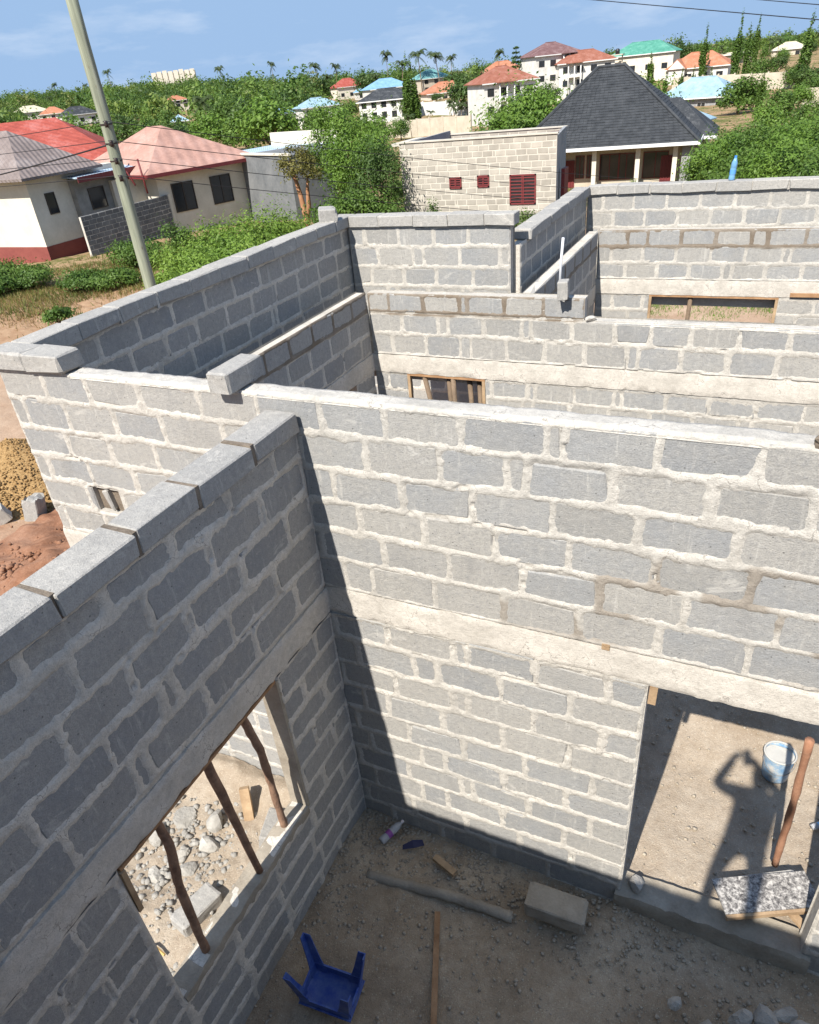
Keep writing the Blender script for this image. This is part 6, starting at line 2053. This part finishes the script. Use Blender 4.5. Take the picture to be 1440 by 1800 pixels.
# ------------------------------------------------------------------ the person taking the picture
def person():
    root = thing('person', 'person in dark clothes on the near wall holding up a phone, shadow beyond the doorway', 'person', (2.655, -3.90, 4.292))
    J = {'pelvis': (0.03, 0.0, 0.90), 'spine': (0.04, 0.01, 1.12), 'chest': (0.05, 0.03, 1.32), 'neck': (0.06, 0.05, 1.46), 'head0': (0.06, 0.08, 1.55), 'head1': (0.055, 0.09, 1.66),
         'hipL': (-0.07, 0.0, 0.86), 'kneeL': (-0.13, 0.03, 0.46), 'ankL': (-0.17, -0.03, 0.08), 'toeL': (-0.18, 0.12, 0.03),
         'hipR': (0.13, 0.0, 0.86), 'kneeR': (0.16, 0.04, 0.46), 'ankR': (0.16, -0.03, 0.08), 'toeR': (0.18, 0.12, 0.03),
         'shL': (-0.10, 0.05, 1.39), 'elL': (-0.29, 0.17, 1.29), 'wrL': (-0.18, 0.33, 1.50), 'haL': (-0.155, 0.355, 1.545),
         'shR': (0.21, 0.05, 1.39), 'elR': (0.25, 0.15, 1.36), 'wrR': (0.01, 0.34, 1.49), 'haR': (-0.03, 0.355, 1.525)}
    Rr = {'pelvis': .155, 'spine': .14, 'chest': .16, 'neck': .055, 'head0': .092, 'head1': .10, 'hipL': .095, 'kneeL': .058, 'ankL': .042, 'toeL': .035, 'hipR': .095, 'kneeR': .058, 'ankR': .042, 'toeR': .035,
          'shL': .075, 'elL': .056, 'wrL': .036, 'haL': .030, 'shR': .075, 'elR': .056, 'wrR': .036, 'haR': .030}
    E_ = [('pelvis', 'spine'), ('spine', 'chest'), ('chest', 'neck'), ('neck', 'head0'), ('head0', 'head1'), ('pelvis', 'hipL'), ('hipL', 'kneeL'), ('kneeL', 'ankL'), ('ankL', 'toeL'), ('pelvis', 'hipR'), ('hipR', 'kneeR'), ('kneeR', 'ankR'), ('ankR', 'toeR'),
          ('chest', 'shL'), ('shL', 'elL'), ('elL', 'wrL'), ('wrL', 'haL'), ('chest', 'shR'), ('shR', 'elR'), ('elR', 'wrR'), ('wrR', 'haR')]
    k = list(J)
    # fingers: short chains from each palm, curled round the phone edges
    fing = []
    for h_, sx in (('haL', -1), ('haR', 1)):
        c = Vector(J[h_])
        for q in range(4):
            a = c + Vector((sx * 0.012, 0.012, 0.012 - q * 0.018)); b = a + Vector((-sx * 0.028, -0.006 + 0.002 * q, 0.014 - 0.004 * q)); e = b + Vector((-sx * 0.018 * (1 - 0.1 * q), -0.012, -0.002))
            fing.append((h_, a, b, e, .0085))
        a = c + Vector((sx * 0.004, -0.02, -0.02)); fing.append((h_, a, a + Vector((-sx * 0.028, -0.008, 0.012)), a + Vector((-sx * 0.05, -0.006, 0.02)), .010))
    V_ = [J[q] for q in k]; Rd = [Rr[q] for q in k]; Ed = [(k.index(a), k.index(b)) for a, b in E_]
    for h_, a, b, e, r in fing:
        i = len(V_)
        V_ += [tuple(a), tuple(b), tuple(e)]; Rd += [r, r, r * 0.85]
        Ed += [(k.index(h_), i), (i, i + 1), (i + 1, i + 2)]
    me = bpy.data.meshes.new('body')
    me.from_pydata(V_, Ed, [])
    o = obj('body', me, flat('dark_clothes', (0.05, 0.055, 0.08), 0.9), root)
    md = o.modifiers.new('skin', 'SKIN')
    md.use_smooth_shade = True
    for i, r in enumerate(Rd):
        me.skin_vertices[0].data[i].radius = (r, r)
    me.skin_vertices[0].data[0].use_root = True
    o.modifiers.new('sub', 'SUBSURF').levels = 1
    hair = obj('hair', rock_mesh(5, 0.098, 0.112, 0.10, 3, 0.02), flat('hair_black', (0.012, 0.010, 0.009), 0.8), root, loc=(0.057, 0.075, 1.665))
    ph = thing('phone', 'black phone held up in both hands', 'phone', tuple(CAM - fwd * 0.045), 0)
    ph.rotation_euler = cam.rotation_euler if False else m.to_euler()
    obj('case', MB().box(-0.038, 0.038, -0.075, 0.075, 0.0, 0.009).mesh('case'), flat('phone_black', (0.02, 0.02, 0.022), 0.3), ph)
    obj('lens_ring', MB().tube([(0.0, 0.0, -0.001), (0, 0, 0.001)], 0.008, 12).mesh('lens_ring'), flat('lens_black', (0.01, 0.01, 0.01), 0.1), ph)


person()

# things on the near room floor follow its fall
for o in list(bpy.data.objects):
    if o.parent is None and o.name.split('.')[0] in ('floor_plank', 'timber_offcut', 'buried_pole', 'rag', 'rubble_stone', 'plastic_stool', 'water_bottle', 'loose_block'):
        c = o.matrix_world.translation if o.type == 'EMPTY' or o.location.length > 0.01 else sum((Vector(q) for q in o.bound_box), Vector()) / 8
        if 0.02 < c.x < 4.2 and -2.8 < c.y < -0.05 and c.z < 1:
            o.location.z -= 0.03 + 0.022 * min(3, c.x)
